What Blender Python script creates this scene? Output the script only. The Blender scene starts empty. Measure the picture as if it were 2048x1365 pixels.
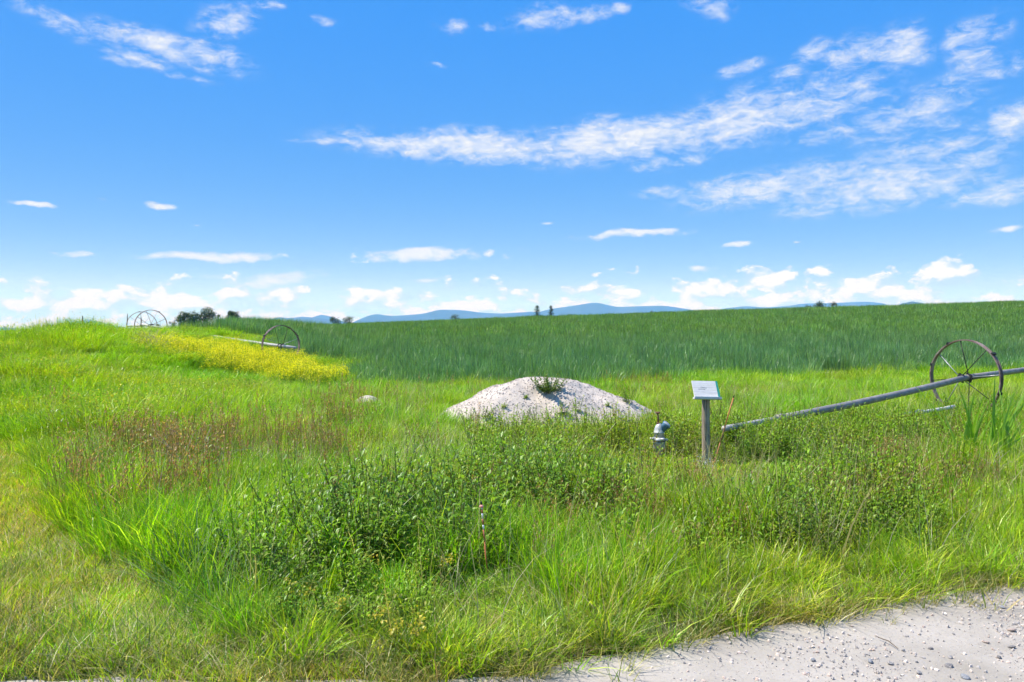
import bpy, bmesh, math, random
import numpy as np
from mathutils import Vector, Matrix

rng = np.random.default_rng(11)
random.seed(5)
R = math.radians
scene = bpy.context.scene
C = scene.collection

# ------------------------------------------------------------------ camera
EYE = 1.70
F = 1593.0                     # focal length in photo pixels (photo 2048 x 1365)
PITCH = math.atan(22.5 / F)    # the camera looks slightly down
cam_d = bpy.data.cameras.new('camera')
cam_d.sensor_width = 36.0
cam_d.lens = 36.0 * F / 2048.0
cam_d.clip_start = 0.05
cam_d.clip_end = 30000
cam = bpy.data.objects.new('camera', cam_d)
cam.location = (0, 0, EYE)
cam.rotation_euler = (math.pi / 2 - PITCH, 0, 0)
C.objects.link(cam)
scene.camera = cam
scene.cycles.use_denoising = True
scene.cycles.denoising_prefilter = 'ACCURATE'
scene.cycles.denoising_input_passes = 'RGB_ALBEDO_NORMAL'

def pix_dir(px, py):
    """world direction of a photo pixel, scaled to depth 1 along +Y"""
    cx, cy = (px - 1024.0) / F, -(py - 682.5) / F
    cp, sp = math.cos(PITCH), math.sin(PITCH)
    y = cp + cy * sp
    z = cy * cp - sp
    return Vector((cx / y, 1.0, z / y))

def at(px, py, y):
    d = pix_dir(px, py)
    return Vector((d.x * y, y, EYE + d.z * y))

# ------------------------------------------------------------------ sun, exposure
SUN_EL, SUN_AZ = R(59), R(-78)          # azimuth from +Y, clockwise positive: sun high on the left, a little ahead
sv = Vector((math.sin(SUN_AZ) * math.cos(SUN_EL), math.cos(SUN_AZ) * math.cos(SUN_EL), math.sin(SUN_EL)))
sl = bpy.data.lights.new('sun', 'SUN')
sl.energy = 4.8
sl.angle = R(0.53)
sl.color = (1.0, 0.935, 0.845)
so = bpy.data.objects.new('sun', sl)
so.rotation_euler = sv.to_track_quat('Z', 'Y').to_euler()
C.objects.link(so)

scene.view_settings.view_transform = 'Standard'
scene.view_settings.look = 'None'
scene.view_settings.exposure = 0.70
scene.view_settings.gamma = 1.0
scene.view_settings.use_curve_mapping = False
scene.cycles.max_bounces = 4
scene.cycles.diffuse_bounces = 3
scene.cycles.glossy_bounces = 2
scene.cycles.transmission_bounces = 3
scene.cycles.transparent_max_bounces = 8
scene.cycles.volume_bounces = 1
scene.cycles.use_light_tree = False
scene.cycles.use_adaptive_sampling = True
scene.cycles.adaptive_threshold = 0.02
scene.cycles.adaptive_min_samples = 8
scene.cycles.caustics_reflective = False
scene.cycles.caustics_refractive = False

# ------------------------------------------------------------------ world: sky with clouds
world = bpy.data.worlds.new('World')
scene.world = world
world.use_nodes = True

class NT:
    """small helper for building node trees"""
    def __init__(self, tree):
        self.t = tree
    def n(self, typ, **kw):
        nd = self.t.nodes.new(typ)
        for k, v in kw.items():
            setattr(nd, k, v)
        return nd
    def link(self, a, b):
        self.t.links.new(a, b)
    def put(self, sock, v):
        if isinstance(v, bpy.types.NodeSocket):
            self.t.links.new(v, sock)
        else:
            sock.default_value = v
    def m(self, op, a, b=None, c=None, clamp=False):
        nd = self.n('ShaderNodeMath', operation=op, use_clamp=clamp)
        self.put(nd.inputs[0], a)
        if b is not None: self.put(nd.inputs[1], b)
        if c is not None: self.put(nd.inputs[2], c)
        return nd.outputs[0]
    def vm(self, op, a, b=None):
        nd = self.n('ShaderNodeVectorMath', operation=op)
        self.put(nd.inputs[0], a)
        if b is not None: self.put(nd.inputs[1], b)
        return nd.outputs['Value'] if op in ('LENGTH', 'DOT_PRODUCT') else nd.outputs[0]
    def mr(self, v, a, b, c=0.0, d=1.0, smooth=True):
        nd = self.n('ShaderNodeMapRange', interpolation_type='SMOOTHSTEP' if smooth else 'LINEAR')
        self.put(nd.inputs[0], v)
        for i, q in enumerate((a, b, c, d)): self.put(nd.inputs[1 + i], q)
        return nd.outputs[0]
    def noise(self, vec, scale, detail=3, rough=0.5, dist=0.0):
        nd = self.n('ShaderNodeTexNoise')
        if vec is not None: self.link(vec, nd.inputs['Vector'])
        nd.inputs['Scale'].default_value = scale
        nd.inputs['Detail'].default_value = detail
        nd.inputs['Roughness'].default_value = rough
        nd.inputs['Distortion'].default_value = dist
        return nd.outputs['Fac'], nd.outputs['Color']
    def mix(self, f, a, b, blend='MIX'):
        nd = self.n('ShaderNodeMix', data_type='RGBA', blend_type=blend)
        self.put(nd.inputs[0], f)
        for s, v in ((nd.inputs[6], a), (nd.inputs[7], b)):
            if isinstance(v, bpy.types.NodeSocket): self.link(v, s)
            else: s.default_value = tuple(v) + (1.0,) if len(v) == 3 else v
        return nd.outputs[2]
    def ramp(self, f, stops):
        nd = self.n('ShaderNodeValToRGB')
        e = nd.color_ramp.elements
        while len(e) > 1: e.remove(e[-1])
        e[0].position, e[0].color = stops[0][0], tuple(stops[0][1]) + (1,)
        for p, c in stops[1:]:
            q = e.new(p); q.color = tuple(c) + (1,)
        self.put(nd.inputs[0], f)
        return nd.outputs[0]

SKY_STRENGTH = 0.14
def build_world():
    t = NT(world.node_tree)
    t.t.nodes.clear()
    out = t.n('ShaderNodeOutputWorld')
    bg = t.n('ShaderNodeBackground')
    bg.inputs['Strength'].default_value = SKY_STRENGTH
    t.link(bg.outputs[0], out.inputs[0])
    sky = t.n('ShaderNodeTexSky', sky_type='NISHITA')
    sky.sun_disc = False
    sky.sun_elevation = SUN_EL
    sky.sun_rotation = SUN_AZ
    sky.altitude = 900
    sky.air_density = 1.0
    sky.dust_density = 0.35
    sky.ozone_density = 2.2
    # the photograph's contrast: brightness evened out, colour deepened, over the whole sky alike
    sh = t.n('ShaderNodeSeparateColor', mode='HSV'); t.link(sky.outputs[0], sh.inputs[0])
    ch = t.n('ShaderNodeCombineColor', mode='HSV')
    t.link(t.m('MULTIPLY_ADD', sh.outputs[0], 0.5, 0.5 * 0.612 + 0.006), ch.inputs[0])
    t.link(t.m('MULTIPLY', t.m('POWER', sh.outputs[1], 0.75), 1.28, clamp=True), ch.inputs[1])
    t.link(t.m('MULTIPLY', t.m('POWER', sh.outputs[2], 0.04), 3.95), ch.inputs[2])
    hs = ch
    skycol = hs.outputs[0]

    tc = t.n('ShaderNodeTexCoord')
    d = tc.outputs['Generated']
    sep = t.n('ShaderNodeSeparateXYZ'); t.link(d, sep.inputs[0])
    az = t.m('ARCTAN2', sep.outputs[0], sep.outputs[1])
    el = t.m('ARCSINE', sep.outputs[2])
    comb = t.n('ShaderNodeCombineXYZ'); t.link(az, comb.inputs[0]); t.link(el, comb.inputs[1])
    ae = comb.outputs[0]
    # ragged coordinates
    _, wc = t.noise(ae, 9.0, 4, 0.6)
    w = t.vm('SUBTRACT', wc, (0.5, 0.5, 0.5))
    w = t.vm('MULTIPLY', w, (0.10, 0.035, 0.0))
    aew = t.vm('ADD', ae, w)

    def dirae(px, py):
        v = pix_dir(px, py).normalized()
        return math.atan2(v.x, v.y), math.asin(v.z)

    def blob(px, py, hw, hh, rot=0.0, amp=1.0, inner=0.0, src=None):
        a, e = dirae(px, py)
        k = math.cos(a) ** 2
        mp = t.n('ShaderNodeMapping', vector_type='TEXTURE')
        t.link(src or aew, mp.inputs['Vector'])
        mp.inputs['Location'].default_value = (a, e, 0)
        mp.inputs['Rotation'].default_value = (0, 0, R(rot))
        mp.inputs['Scale'].default_value = (hw / F * k, hh / F * math.cos(a), 1)
        L = t.vm('LENGTH', mp.outputs[0])
        return t.mr(L, 1.35, inner, 0.0, amp)

    def union(lst):
        r = lst[0]
        for q in lst[1:]:
            r = t.m('MAXIMUM', r, q)
        return r

    # --- high broken cirrocumulus (rippled); streaks climb to the right
    high = [
        blob(930, 293, 300, 36, -2, 1.0), blob(1230, 280, 240, 52, 4, 1.05),
        blob(700, 283, 110, 9, -1, 0.75), blob(1330, 322, 110, 18, 5, 0.7),
        blob(1480, 240, 220, 66, 10, 0.78), blob(1630, 215, 180, 64, 12, 0.66), blob(1830, 220, 170, 62, 15, 0.64), blob(1960, 300, 140, 40, 10, 0.5),
        blob(2030, 240, 70, 45, 0, 0.85),
        blob(1560, 372, 250, 42, 6, 0.80), blob(1760, 375, 260, 55, 8, 0.85), blob(1980, 388, 150, 30, 5, 0.7),
        blob(1880, 290, 240, 44, 12, 0.58), blob(1660, 275, 110, 22, 8, 0.55), blob(1340, 380, 110, 18, 5, 0.5),
        blob(1795, 95, 90, 48, 10, 0.75), blob(1960, 95, 90, 60, 25, 0.66), blob(1620, 105, 55, 28, 25, 0.68),
        blob(1580, 148, 70, 22, 18, 0.65), blob(1480, 140, 70, 16, 10, 0.58), blob(1690, 115, 80, 44, 30, 0.58),
        blob(1085, 38, 90, 24, 5, 0.66), blob(1190, 30, 60, 18, 5, 0.58), blob(1250, 12, 30, 14, 5, 0.55), blob(1405, 14, 50, 26, -20, 0.66),
        blob(905, 46, 40, 14, 0, 0.55), blob(970, 47, 26, 11, 0, 0.56),
        blob(300, 82, 130, 30, -10, 0.92), blob(400, 112, 130, 28, -6, 0.8), blob(270, 118, 80, 18, -5, 0.68),
        blob(455, 52, 80, 40, 15, 0.70), blob(110, 35, 120, 26, -16, 0.48), blob(650, 33, 40, 9, 0, 0.52), blob(380, 154, 60, 9, -3, 0.62),
        blob(530, 8, 50, 12, 10, 0.5), blob(880, 125, 30, 6, 0, 0.4), blob(2010, 130, 60, 30, 10, 0.5),
    ]
    hm = union(high)
    # elsewhere round the sky the same kind of broken cloud goes on
    gen, _ = t.noise(d, 2.3, 2, 0.5)
    gen = t.mr(gen, 0.50, 0.72, 0.0, 0.8)
    off = t.m('ABSOLUTE', az)
    off = t.mr(off, 0.60, 0.80)
    upm = t.mr(el, 0.43, 0.58)
    off = t.m('MAXIMUM', off, upm)
    lowcut = t.mr(el, 0.10, 0.2)
    gen = t.m('MULTIPLY', t.m('MULTIPLY', gen, off), lowcut)
    hm = t.m('MAXIMUM', hm, gen)
    mp = t.n('ShaderNodeMapping'); t.link(ae, mp.inputs['Vector'])
    mp.inputs['Rotation'].default_value = (0, 0, R(-14)); mp.inputs['Scale'].default_value = (1.0, 2.3, 1)
    n1, _ = t.noise(mp.outputs[0], 34.0, 8, 0.70, 0.35)
    n2, _ = t.noise(mp.outputs[0], 9.0, 3, 0.5, 0.2)
    nz = t.m('ADD', t.m('MULTIPLY', t.m('SUBTRACT', n1, 0.5), 3.0), t.m('MULTIPLY', t.m('SUBTRACT', n2, 0.5), 0.9))
    hv = t.m('ADD', t.m('MULTIPLY', hm, 1.22), t.m('MULTIPLY', nz, t.mr(hm, 0.0, 0.35)))
    hd = t.mr(hv, 0.02, 1.60)
    mp3 = t.n('ShaderNodeMapping'); t.link(ae, mp3.inputs['Vector'])
    mp3.inputs['Rotation'].default_value = (0, 0, R(-24)); mp3.inputs['Scale'].default_value = (0.7, 2.6, 1)
    n4, _ = t.noise(mp3.outputs[0], 70.0, 6, 0.65, 0.3)
    hd = t.m('MULTIPLY', hd, t.mr(n4, 0.32, 0.62, 0.68, 1.0))

    # --- small lens shaped clouds at mid height
    lens = [
        blob(70, 407, 70, 6, -2, 1.0), blob(310, 411, 56, 9, 0, 1.0), blob(1265, 470, 135, 10, 4, 1.0), blob(1480, 491, 42, 7, 2, 0.8),
        blob(415, 510, 160, 12, 3, 1.05), blob(150, 508, 50, 7, 0, 0.75), blob(845, 512, 125, 16, 0, 1.05), blob(968, 508, 16, 9, 30, 0.9), blob(1012, 510, 18, 8, 0, 0.6),
        blob(540, 551, 140, 17, 2, 0.85), blob(1385, 537, 36, 8, 0, 0.9), blob(2015, 458, 45, 8, 5, 1.0), blob(860, 558, 80, 6, 0, 0.55),
        blob(1100, 447, 20, 4, 0, 0.6), blob(1595, 488, 14, 4, 0, 0.5), blob(395, 447, 20, 4, 0, 0.4), blob(190, 400, 20, 4, 0, 0.35),
    ]
    _, wc2 = t.noise(ae, 40.0, 4, 0.6)
    lm = union(lens)
    n3, _ = t.noise(mp.outputs[0], 45.0, 5, 0.6)
    lv = t.m('ADD', t.m('MULTIPLY', lm, 1.2), t.m('MULTIPLY', t.m('SUBTRACT', n3, 0.5), t.m('MULTIPLY', t.mr(lm, 0.0, 0.4), 2.2)))
    ld = t.m('MULTIPLY', t.mr(lv, 0.15, 1.25), 0.92)

    # --- fair weather cumulus along the horizon
    mp2 = t.n('ShaderNodeMapping'); t.link(d, mp2.inputs['Vector'])
    mp2.inputs['Scale'].default_value = (1.0, 1.0, 1.9)
    c1, _ = t.noise(mp2.outputs[0], 27.0, 7, 0.55, 0.1)
    c0, _ = t.noise(d, 4.2, 1, 0.5)
    top = t.m('ADD', t.m('MULTIPLY', c0, 0.080), 0.014)       # cloud-top elevation varies round the horizon
    top = t.m('ADD', top, t.m('MULTIPLY', t.mr(az, -0.15, 0.28), 0.016))
    rise = t.mr(t.m('DIVIDE', el, top), 0.30, 1.30, 0.44, -0.36, smooth=False)
    cv = t.m('ADD', t.m('MULTIPLY', t.m('SUBTRACT', c1, 0.5), 2.6), rise)
    puffs = [blob(1510, 548, 75, 28, 8, 0.75), blob(1900, 548, 70, 26, 5, 0.75), blob(1390, 575, 60, 20, 0, 0.55), blob(1760, 560, 60, 18, 3, 0.6),
             blob(1160, 572, 60, 14, 0, 0.5), blob(575, 585, 75, 22, 12, 0.7), blob(260, 600, 110, 18, 3, 0.55), blob(930, 570, 60, 16, 12, 0.55), blob(800, 592, 90, 20, 5, 0.55), blob(60, 604, 50, 12, 0, 0.5)]
    cv = t.m('ADD', cv, union(puffs))
    cd = t.m('MULTIPLY', t.mr(cv, 0.00, 0.26), t.mr(el, 0.110, 0.078))
    mp4 = t.n('ShaderNodeMapping'); t.link(d, mp4.inputs['Vector'])
    mp4.inputs['Scale'].default_value = (1.0, 1.0, 1.9); mp4.inputs['Location'].default_value = (-0.008, 0.0, 0.020)
    c2, _ = t.noise(mp4.outputs[0], 27.0, 7, 0.55, 0.1)
    lit = t.mr(t.m('ADD', t.m('SUBTRACT', c1, c2), t.m('MULTIPLY', t.m('SUBTRACT', cv, 0.2), 0.12)), -0.10, 0.10)
    ccol = t.mix(lit, (0.36 / SKY_STRENGTH, 0.47 / SKY_STRENGTH, 0.58 / SKY_STRENGTH), (0.64 / SKY_STRENGTH, 0.64 / SKY_STRENGTH, 0.64 / SKY_STRENGTH))  # sunlit tops and bluish shaded undersides painted into the cumulus colour
    cd = t.m('MULTIPLY', cd, t.mr(lit, 0.0, 1.0, 0.62, 1.0, smooth=False))
    veil = t.mr(el, 0.06, 0.0, 0.0, 0.06)

    W = 0.60 / SKY_STRENGTH
    white = (W * 0.97, W * 0.985, W * 1.0)
    col = t.mix(veil, skycol, (W * 0.78, W * 0.90, W * 1.0))
    col = t.mix(hd, col, white)
    col = t.mix(ld, col, white)
    col = t.mix(cd, col, ccol)
    t.link(col, bg.inputs['Color'])
    world.cycles.sampling_method = 'MANUAL'
    world.cycles.sample_map_resolution = 512
build_world()

# ------------------------------------------------------------------ helpers
def tag(o, label=None, cat=None, group=None, kind=None):
    if label: o['label'] = label
    if cat: o['category'] = cat
    if group: o['group'] = group
    if kind: o['kind'] = kind
    return o

def empty(name, loc=(0, 0, 0), rot=(0, 0, 0)):
    o = bpy.data.objects.new(name, None)
    o.location = loc
    o.rotation_euler = rot
    o.empty_display_size = 0.1
    C.objects.link(o)
    return o

def make_mesh(name, verts, faces, mat=None, smooth=False, col=None):
    me = bpy.data.meshes.new(name)
    verts = np.asarray(verts, dtype=np.float32)
    if isinstance(faces, np.ndarray):
        me.vertices.add(len(verts))
        me.vertices.foreach_set('co', verts.ravel())
        k = faces.shape[1]
        me.loops.add(faces.size)
        me.loops.foreach_set('vertex_index', faces.ravel().astype(np.int32))
        me.polygons.add(len(faces))
        me.polygons.foreach_set('loop_start', np.arange(0, faces.size, k, dtype=np.int32))
        me.update(calc_edges=True)
    else:
        me.from_pydata([tuple(map(float, v)) for v in verts], [], faces)
    if smooth:
        me.polygons.foreach_set('use_smooth', np.ones(len(me.polygons), dtype=bool))
    if col is not None:
        a = me.attributes.new('col', 'FLOAT_COLOR', 'POINT')
        c4 = np.ones((len(verts), 4), dtype=np.float32)
        c4[:, :3] = col
        a.data.foreach_set('color', c4.ravel())
    if mat: me.materials.append(mat)
    me.update()
    return me

def link(name, me, parent=None, loc=None, rot=None):
    o = bpy.data.objects.new(name, me)
    C.objects.link(o)
    if parent is not None: o.parent = parent
    if loc is not None: o.location = loc
    if rot is not None: o.rotation_euler = rot
    return o

def bm_obj(name, bm, mat, parent=None, smooth=False, loc=None, rot=None):
    me = bpy.data.meshes.new(name)
    bmesh.ops.recalc_face_normals(bm, faces=bm.faces)
    bm.to_mesh(me); bm.free()
    if smooth:
        for p in me.polygons: p.use_smooth = True
    me.materials.append(mat)
    return link(name, me, parent, loc, rot)

def add_tube(bm, pts, radii, n=10, cap=True):
    """tube through pts with given radii"""
    pts = [Vector(p) for p in pts]
    if not hasattr(radii, '__len__'): radii = [radii] * len(pts)
    rings = []
    up = Vector((0, 0, 1))
    prev = None
    for i, p in enumerate(pts):
        a = pts[max(i - 1, 0)]; b = pts[min(i + 1, len(pts) - 1)]
        tdir = (b - a)
        tdir = tdir.normalized() if tdir.length > 1e-9 else Vector((0, 0, 1))
        if prev is None:
            ref = up if abs(tdir.z) < 0.95 else Vector((1, 0, 0))
            u = tdir.cross(ref).normalized()
        else:
            u = (prev - tdir * prev.dot(tdir)).normalized()
        prev = u
        v = tdir.cross(u)
        rings.append([bm.verts.new(p + (u * math.cos(2 * math.pi * k / n) + v * math.sin(2 * math.pi * k / n)) * radii[i]) for k in range(n)])
    for a, b in zip(rings, rings[1:]):
        for k in range(n):
            bm.faces.new((a[k], a[(k + 1) % n], b[(k + 1) % n], b[k]))
    if cap:
        bm.faces.new(rings[0][::-1]); bm.faces.new(rings[-1])

def add_box(bm, c, s, rot=None, bevel=0.0):
    r = bmesh.ops.create_cube(bm, size=1.0)
    vs = r['verts']
    M = Matrix.Translation(Vector(c)) @ (rot.to_4x4() if rot else Matrix.Identity(4)) @ Matrix.Diagonal((s[0], s[1], s[2], 1))
    bmesh.ops.transform(bm, matrix=M, verts=vs)
    if bevel:
        es = list({e for v in vs for e in v.link_edges})
        bmesh.ops.bevel(bm, geom=es, offset=bevel, segments=2, affect='EDGES')

def add_lathe(bm, prof, n=20, axis_pt=(0, 0, 0)):
    ox, oy, oz = axis_pt
    rings = [[bm.verts.new((ox + r * math.cos(2 * math.pi * k / n), oy + r * math.sin(2 * math.pi * k / n), oz + z)) for k in range(n)] for r, z in prof]
    for a, b in zip(rings, rings[1:]):
        for k in range(n):
            bm.faces.new((a[k], a[(k + 1) % n], b[(k + 1) % n], b[k]))
    bm.faces.new(rings[0][::-1]); bm.faces.new(rings[-1])

# value noise in numpy
_perm = np.random.default_rng(3).random((256, 256))
def vnoise(x, y):
    x = np.asarray(x, float); y = np.asarray(y, float)
    xi = np.floor(x).astype(int); yi = np.floor(y).astype(int)
    fx = x - xi; fy = y - yi
    fx = fx * fx * (3 - 2 * fx); fy = fy * fy * (3 - 2 * fy)
    g = lambda a, b: _perm[a & 255, b & 255]
    return (g(xi, yi) * (1 - fx) + g(xi + 1, yi) * fx) * (1 - fy) + (g(xi, yi + 1) * (1 - fx) + g(xi + 1, yi + 1) * fx) * fy
def fbm(x, y, o=4):
    r = 0; a = 0.5; s = 0
    for k in range(o):
        r = r + a * vnoise(x * 2 ** k + 17.3 * k, y * 2 ** k + 9.1 * k); s += a; a *= 0.5
    return r / s
def sst(v, a, b):
    t = np.clip((np.asarray(v, float) - a) / (b - a), 0, 1)
    return t * t * (3 - 2 * t)

# ------------------------------------------------------------------ lie of the land
EDGE_X = np.array([-30, -8, -2.6, -1.4, 0.06, 1.2, 2.3, 3.45, 8.0, 30])
EDGE_Y = np.array([3.2, 3.5, 3.84, 3.80, 3.90, 4.40, 4.86, 5.40, 7.3, 16.0])
def edge(x):
    return np.interp(x, EDGE_X, EDGE_Y) + 0.22 * (fbm(np.asarray(x) * 2.6, np.asarray(x) * 0 + 4.2, 4) - 0.5)
MOWN_Y = np.array([2.0, 3.8, 4.04, 4.6, 5.2, 6.15, 7.96, 11.3, 15, 24, 40, 90])
MOWN_X = np.array([0.2, -0.75, -1.07, -1.66, -2.27, -3.2, -4.75, -6.9, -9.6, -16.2, -27, -60])
def mown(x, y):            # > 0 inside the mown strip
    return np.interp(y, MOWN_Y, MOWN_X) - x + 0.5 * (fbm(x * 1.3 + 5, y * 1.3, 3) - 0.5)

def ground_h(x, y):
    x = np.asarray(x, float); y = np.asarray(y, float)
    near = 0.05 * (fbm(x * 0.6, y * 0.6, 3) - 0.5) * sst(y, 5.5, 9)
    s = np.clip((y - 20.0) / 80.0, 0, 1.0)
    g = s * sst(y, 19, 34) * (1 - 0.12 * (1 - s))
    xc = np.clip(x, -150, 170)
    field = g * (2.75 + np.where(xc > 0, 0.031, 0.042) * xc)
    field = field + sst(y, 30, 60) * 0.25 * (fbm(x * 0.03, y * 0.03, 2) - 0.5)
    field = field * (1 - sst(y, 180, 600)) * (1 - sst(np.abs(x), 200, 700))
    berm = 1.2 * sst((-x - 5.0) / 9.0, 0, 1) * sst(y, 12.5, 24) * (1 - sst(y, 42, 60)) * (1 - 0.62 * sst(-x, 14.7, 16.8))
    berm = berm + 0.10 * (fbm(x * 0.5, y * 0.5, 2) - 0.5) * sst(-x, 5, 9) * sst(y, 15, 22)
    return near + field + berm

def gh(x, y):
    return float(ground_h(np.array([x]), np.array([y]))[0])

# gravel mound
MC = (0.37, 15.0)
def mound_h(x, y):
    dx = np.asarray(x, float) - MC[0]; dy = np.asarray(y, float) - MC[1]
    rx = np.where(dx < 0, 1.72, 2.42); ry = 1.75
    ang = np.arctan2(dy, dx)
    r = np.sqrt((dx / rx) ** 2 + (dy / ry) ** 2) / (1 + 0.09 * np.sin(2 * ang + 1.0) + 0.06 * np.sin(5 * ang))
    f = 1 - np.clip(r, 0, 1.25) ** 1.35
    z = 0.86 * f
    z = z + 0.17 * (fbm(x * 2.1 + 3, y * 2.1, 4) - 0.5) * np.clip(f * 4, 0, 1) + 0.03 * (fbm(x * 9, y * 9, 3) - 0.5)
    top = 0.83 + 0.03 * (fbm(x * 2.5, y * 2.5, 2) - 0.5)
    z = np.where(z > top - 0.08, top - 0.08 + 0.08 * (1 - np.exp(-(z - top + 0.08) / 0.08)), z)
    return z, r

# ------------------------------------------------------------------ materials
def new_mat(name):
    m = bpy.data.materials.new(name)
    m.use_nodes = True
    m.node_tree.nodes.clear()
    return m, NT(m.node_tree)

def principled(t, base, rough=0.8, metal=0.0, spec=0.3, bump=None, bump_d=0.01, bump_s=0.5):
    b = t.n('ShaderNodeBsdfPrincipled')
    t.put(b.inputs['Base Color'], base if isinstance(base, bpy.types.NodeSocket) else tuple(base) + (1,))
    t.put(b.inputs['Roughness'], rough)
    t.put(b.inputs['Metallic'], metal)
    b.inputs['Specular IOR Level'].default_value = spec
    if bump is not None:
        bn = t.n('ShaderNodeBump')
        bn.inputs['Strength'].default_value = bump_s
        bn.inputs['Distance'].default_value = bump_d
        t.link(bump, bn.inputs['Height'])
        t.link(bn.outputs[0], b.inputs['Normal'])
    o = t.n('ShaderNodeOutputMaterial')
    t.link(b.outputs[0], o.inputs[0])
    return b

def plant_mat(name='plant', trans=0.42, gloss=0.022, rough=0.38, instanced=True):
    """leaf colour from the mesh attribute 'col' times the plant's own tint"""
    m, t = new_mat(name)
    a = t.n('ShaderNodeAttribute'); a.attribute_name = 'col'; a.attribute_type = 'GEOMETRY'
    col = a.outputs['Color']
    if instanced:
        b = t.n('ShaderNodeAttribute'); b.attribute_name = 'tint'; b.attribute_type = 'INSTANCER'
        col = t.mix(1.0, col, b.outputs['Color'], 'MULTIPLY')
    df = t.n('ShaderNodeBsdfDiffuse'); t.link(col, df.inputs[0])
    tr = t.n('ShaderNodeBsdfTranslucent')
    tcol = t.mix(1.0, col, (1.22, 1.30, 0.45), 'MULTIPLY')
    t.link(tcol, tr.inputs[0])
    mx = t.n('ShaderNodeMixShader'); mx.inputs[0].default_value = trans
    t.link(df.outputs[0], mx.inputs[1]); t.link(tr.outputs[0], mx.inputs[2])
    gl = t.n('ShaderNodeBsdfGlossy'); gl.inputs['Roughness'].default_value = rough
    gl.inputs['Color'].default_value = (0.9, 1.0, 0.9, 1)
    m2 = t.n('ShaderNodeMixShader'); m2.inputs[0].default_value = gloss
    t.link(mx.outputs[0], m2.inputs[1]); t.link(gl.outputs[0], m2.inputs[2])
    o = t.n('ShaderNodeOutputMaterial'); t.link(m2.outputs[0], o.inputs[0])
    return m

M = {}
M['plant'] = plant_mat()
M['leaf'] = plant_mat('leaf', instanced=False)
M['crop'] = plant_mat('crop', trans=0.34, gloss=0.045, rough=0.40)
M['treeleaf'] = plant_mat('tree_leaf', trans=0.25, gloss=0.04, rough=0.6, instanced=False)

def mat_ground():
    m, t = new_mat('soil_and_thatch')
    g = t.n('ShaderNodeNewGeometry')
    p = g.outputs['Position']
    n1, _ = t.noise(p, 9.0, 5, 0.65)
    n2, _ = t.noise(p, 0.8, 3, 0.5)
    n3, _ = t.noise(p, 70.0, 3, 0.6)
    a = t.ramp(n1, [(0.3, (0.075, 0.085, 0.022)), (0.5, (0.12, 0.135, 0.035)), (0.72, (0.25, 0.21, 0.10))])
    b = t.mix(t.mr(n2, 0.4, 0.65), a, (0.07, 0.11, 0.02))
    c = t.mix(t.m('MULTIPLY', t.mr(n3, 0.45, 0.7), 0.5), b, (0.22, 0.19, 0.10))
    principled(t, c, 0.95, 0, 0.1, n3, 0.02, 0.6)
    return m
M['ground'] = mat_ground()

def mat_gravel(name, c0, c1, c2, fine=(0.30, 0.27, 0.245)):
    m, t = new_mat(name)
    g = t.n('ShaderNodeNewGeometry'); p = g.outputs['Position']
    n1, _ = t.noise(p, 1.4, 4, 0.6)
    n2, _ = t.noise(p, 55.0, 4, 0.7)
    vo = t.n('ShaderNodeTexVoronoi'); vo.inputs['Scale'].default_value = 62.0
    t.link(p, vo.inputs['Vector'])
    v2 = t.n('ShaderNodeTexVoronoi'); v2.inputs['Scale'].default_value = 26.0
    t.link(p, v2.inputs['Vector'])
    base = t.ramp(n1, [(0.3, c0), (0.5, c1), (0.75, c2)])
    base = t.mix(t.m('MULTIPLY', t.mr(n2, 0.45, 0.75), 0.55), base, c0)
    speck = t.m('MULTIPLY', t.mr(vo.outputs['Distance'], 0.32, 0.14), 0.55)
    sel = t.n('ShaderNodeSeparateColor'); t.link(vo.outputs['Color'], sel.inputs[0])
    speck = t.m('MULTIPLY', speck, t.mr(sel.outputs[0], 0.6, 0.8))
    base = t.mix(speck, base, fine)
    h = t.m('ADD', t.m('MULTIPLY', vo.outputs['Distance'], -0.5), t.m('MULTIPLY', n2, 0.6))
    h = t.m('ADD', h, t.m('MULTIPLY', v2.outputs['Distance'], -0.5))
    principled(t, base, 0.92, 0, 0.1, h, 0.008, 0.45)
    return m
M['road'] = mat_gravel('road_gravel', (0.28, 0.255, 0.215), (0.36, 0.33, 0.285), (0.43, 0.395, 0.345))
M['mound'] = mat_gravel('mound_gravel', (0.40, 0.35, 0.295), (0.50, 0.44, 0.375), (0.58, 0.515, 0.445))

def mat_stone():
    m, t = new_mat('pebble')
    b = t.n('ShaderNodeAttribute'); b.attribute_name = 'tint'; b.attribute_type = 'INSTANCER'
    g = t.n('ShaderNodeNewGeometry')
    n, _ = t.noise(g.outputs['Position'], 90, 3, 0.6)
    c = t.mix(1.0, b.outputs['Color'], t.ramp(n, [(0.3, (0.75, 0.75, 0.75)), (0.7, (1.15, 1.12, 1.1))]), 'MULTIPLY')
    principled(t, c, 0.85, 0, 0.2)
    return m
M['pebble'] = mat_stone()
def mat_flat(name, c, rough=0.7, metal=0.0, var=0.25, scale=20, spec=0.3, bump=0.004, stretch=(1, 1, 1), bs=0.4):
    m, t = new_mat(name)
    tc = t.n('ShaderNodeTexCoord')
    mp = t.n('ShaderNodeMapping'); t.link(tc.outputs['Object'], mp.inputs['Vector'])
    mp.inputs['Scale'].default_value = stretch
    n, _ = t.noise(mp.outputs[0], scale, 5, 0.65)
    lo = tuple(q * (1 - var) for q in c); hi = tuple(min(1, q * (1 + var)) for q in c)
    col = t.ramp(n, [(0.3, lo), (0.7, hi)])
    principled(t, col, rough, metal, spec, n, bump, bs)
    return m
M['alu'] = mat_flat('weathered_aluminium', (0.25, 0.235, 0.215), 0.6, 0.25, 0.3, 6, bump=0.001)
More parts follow.
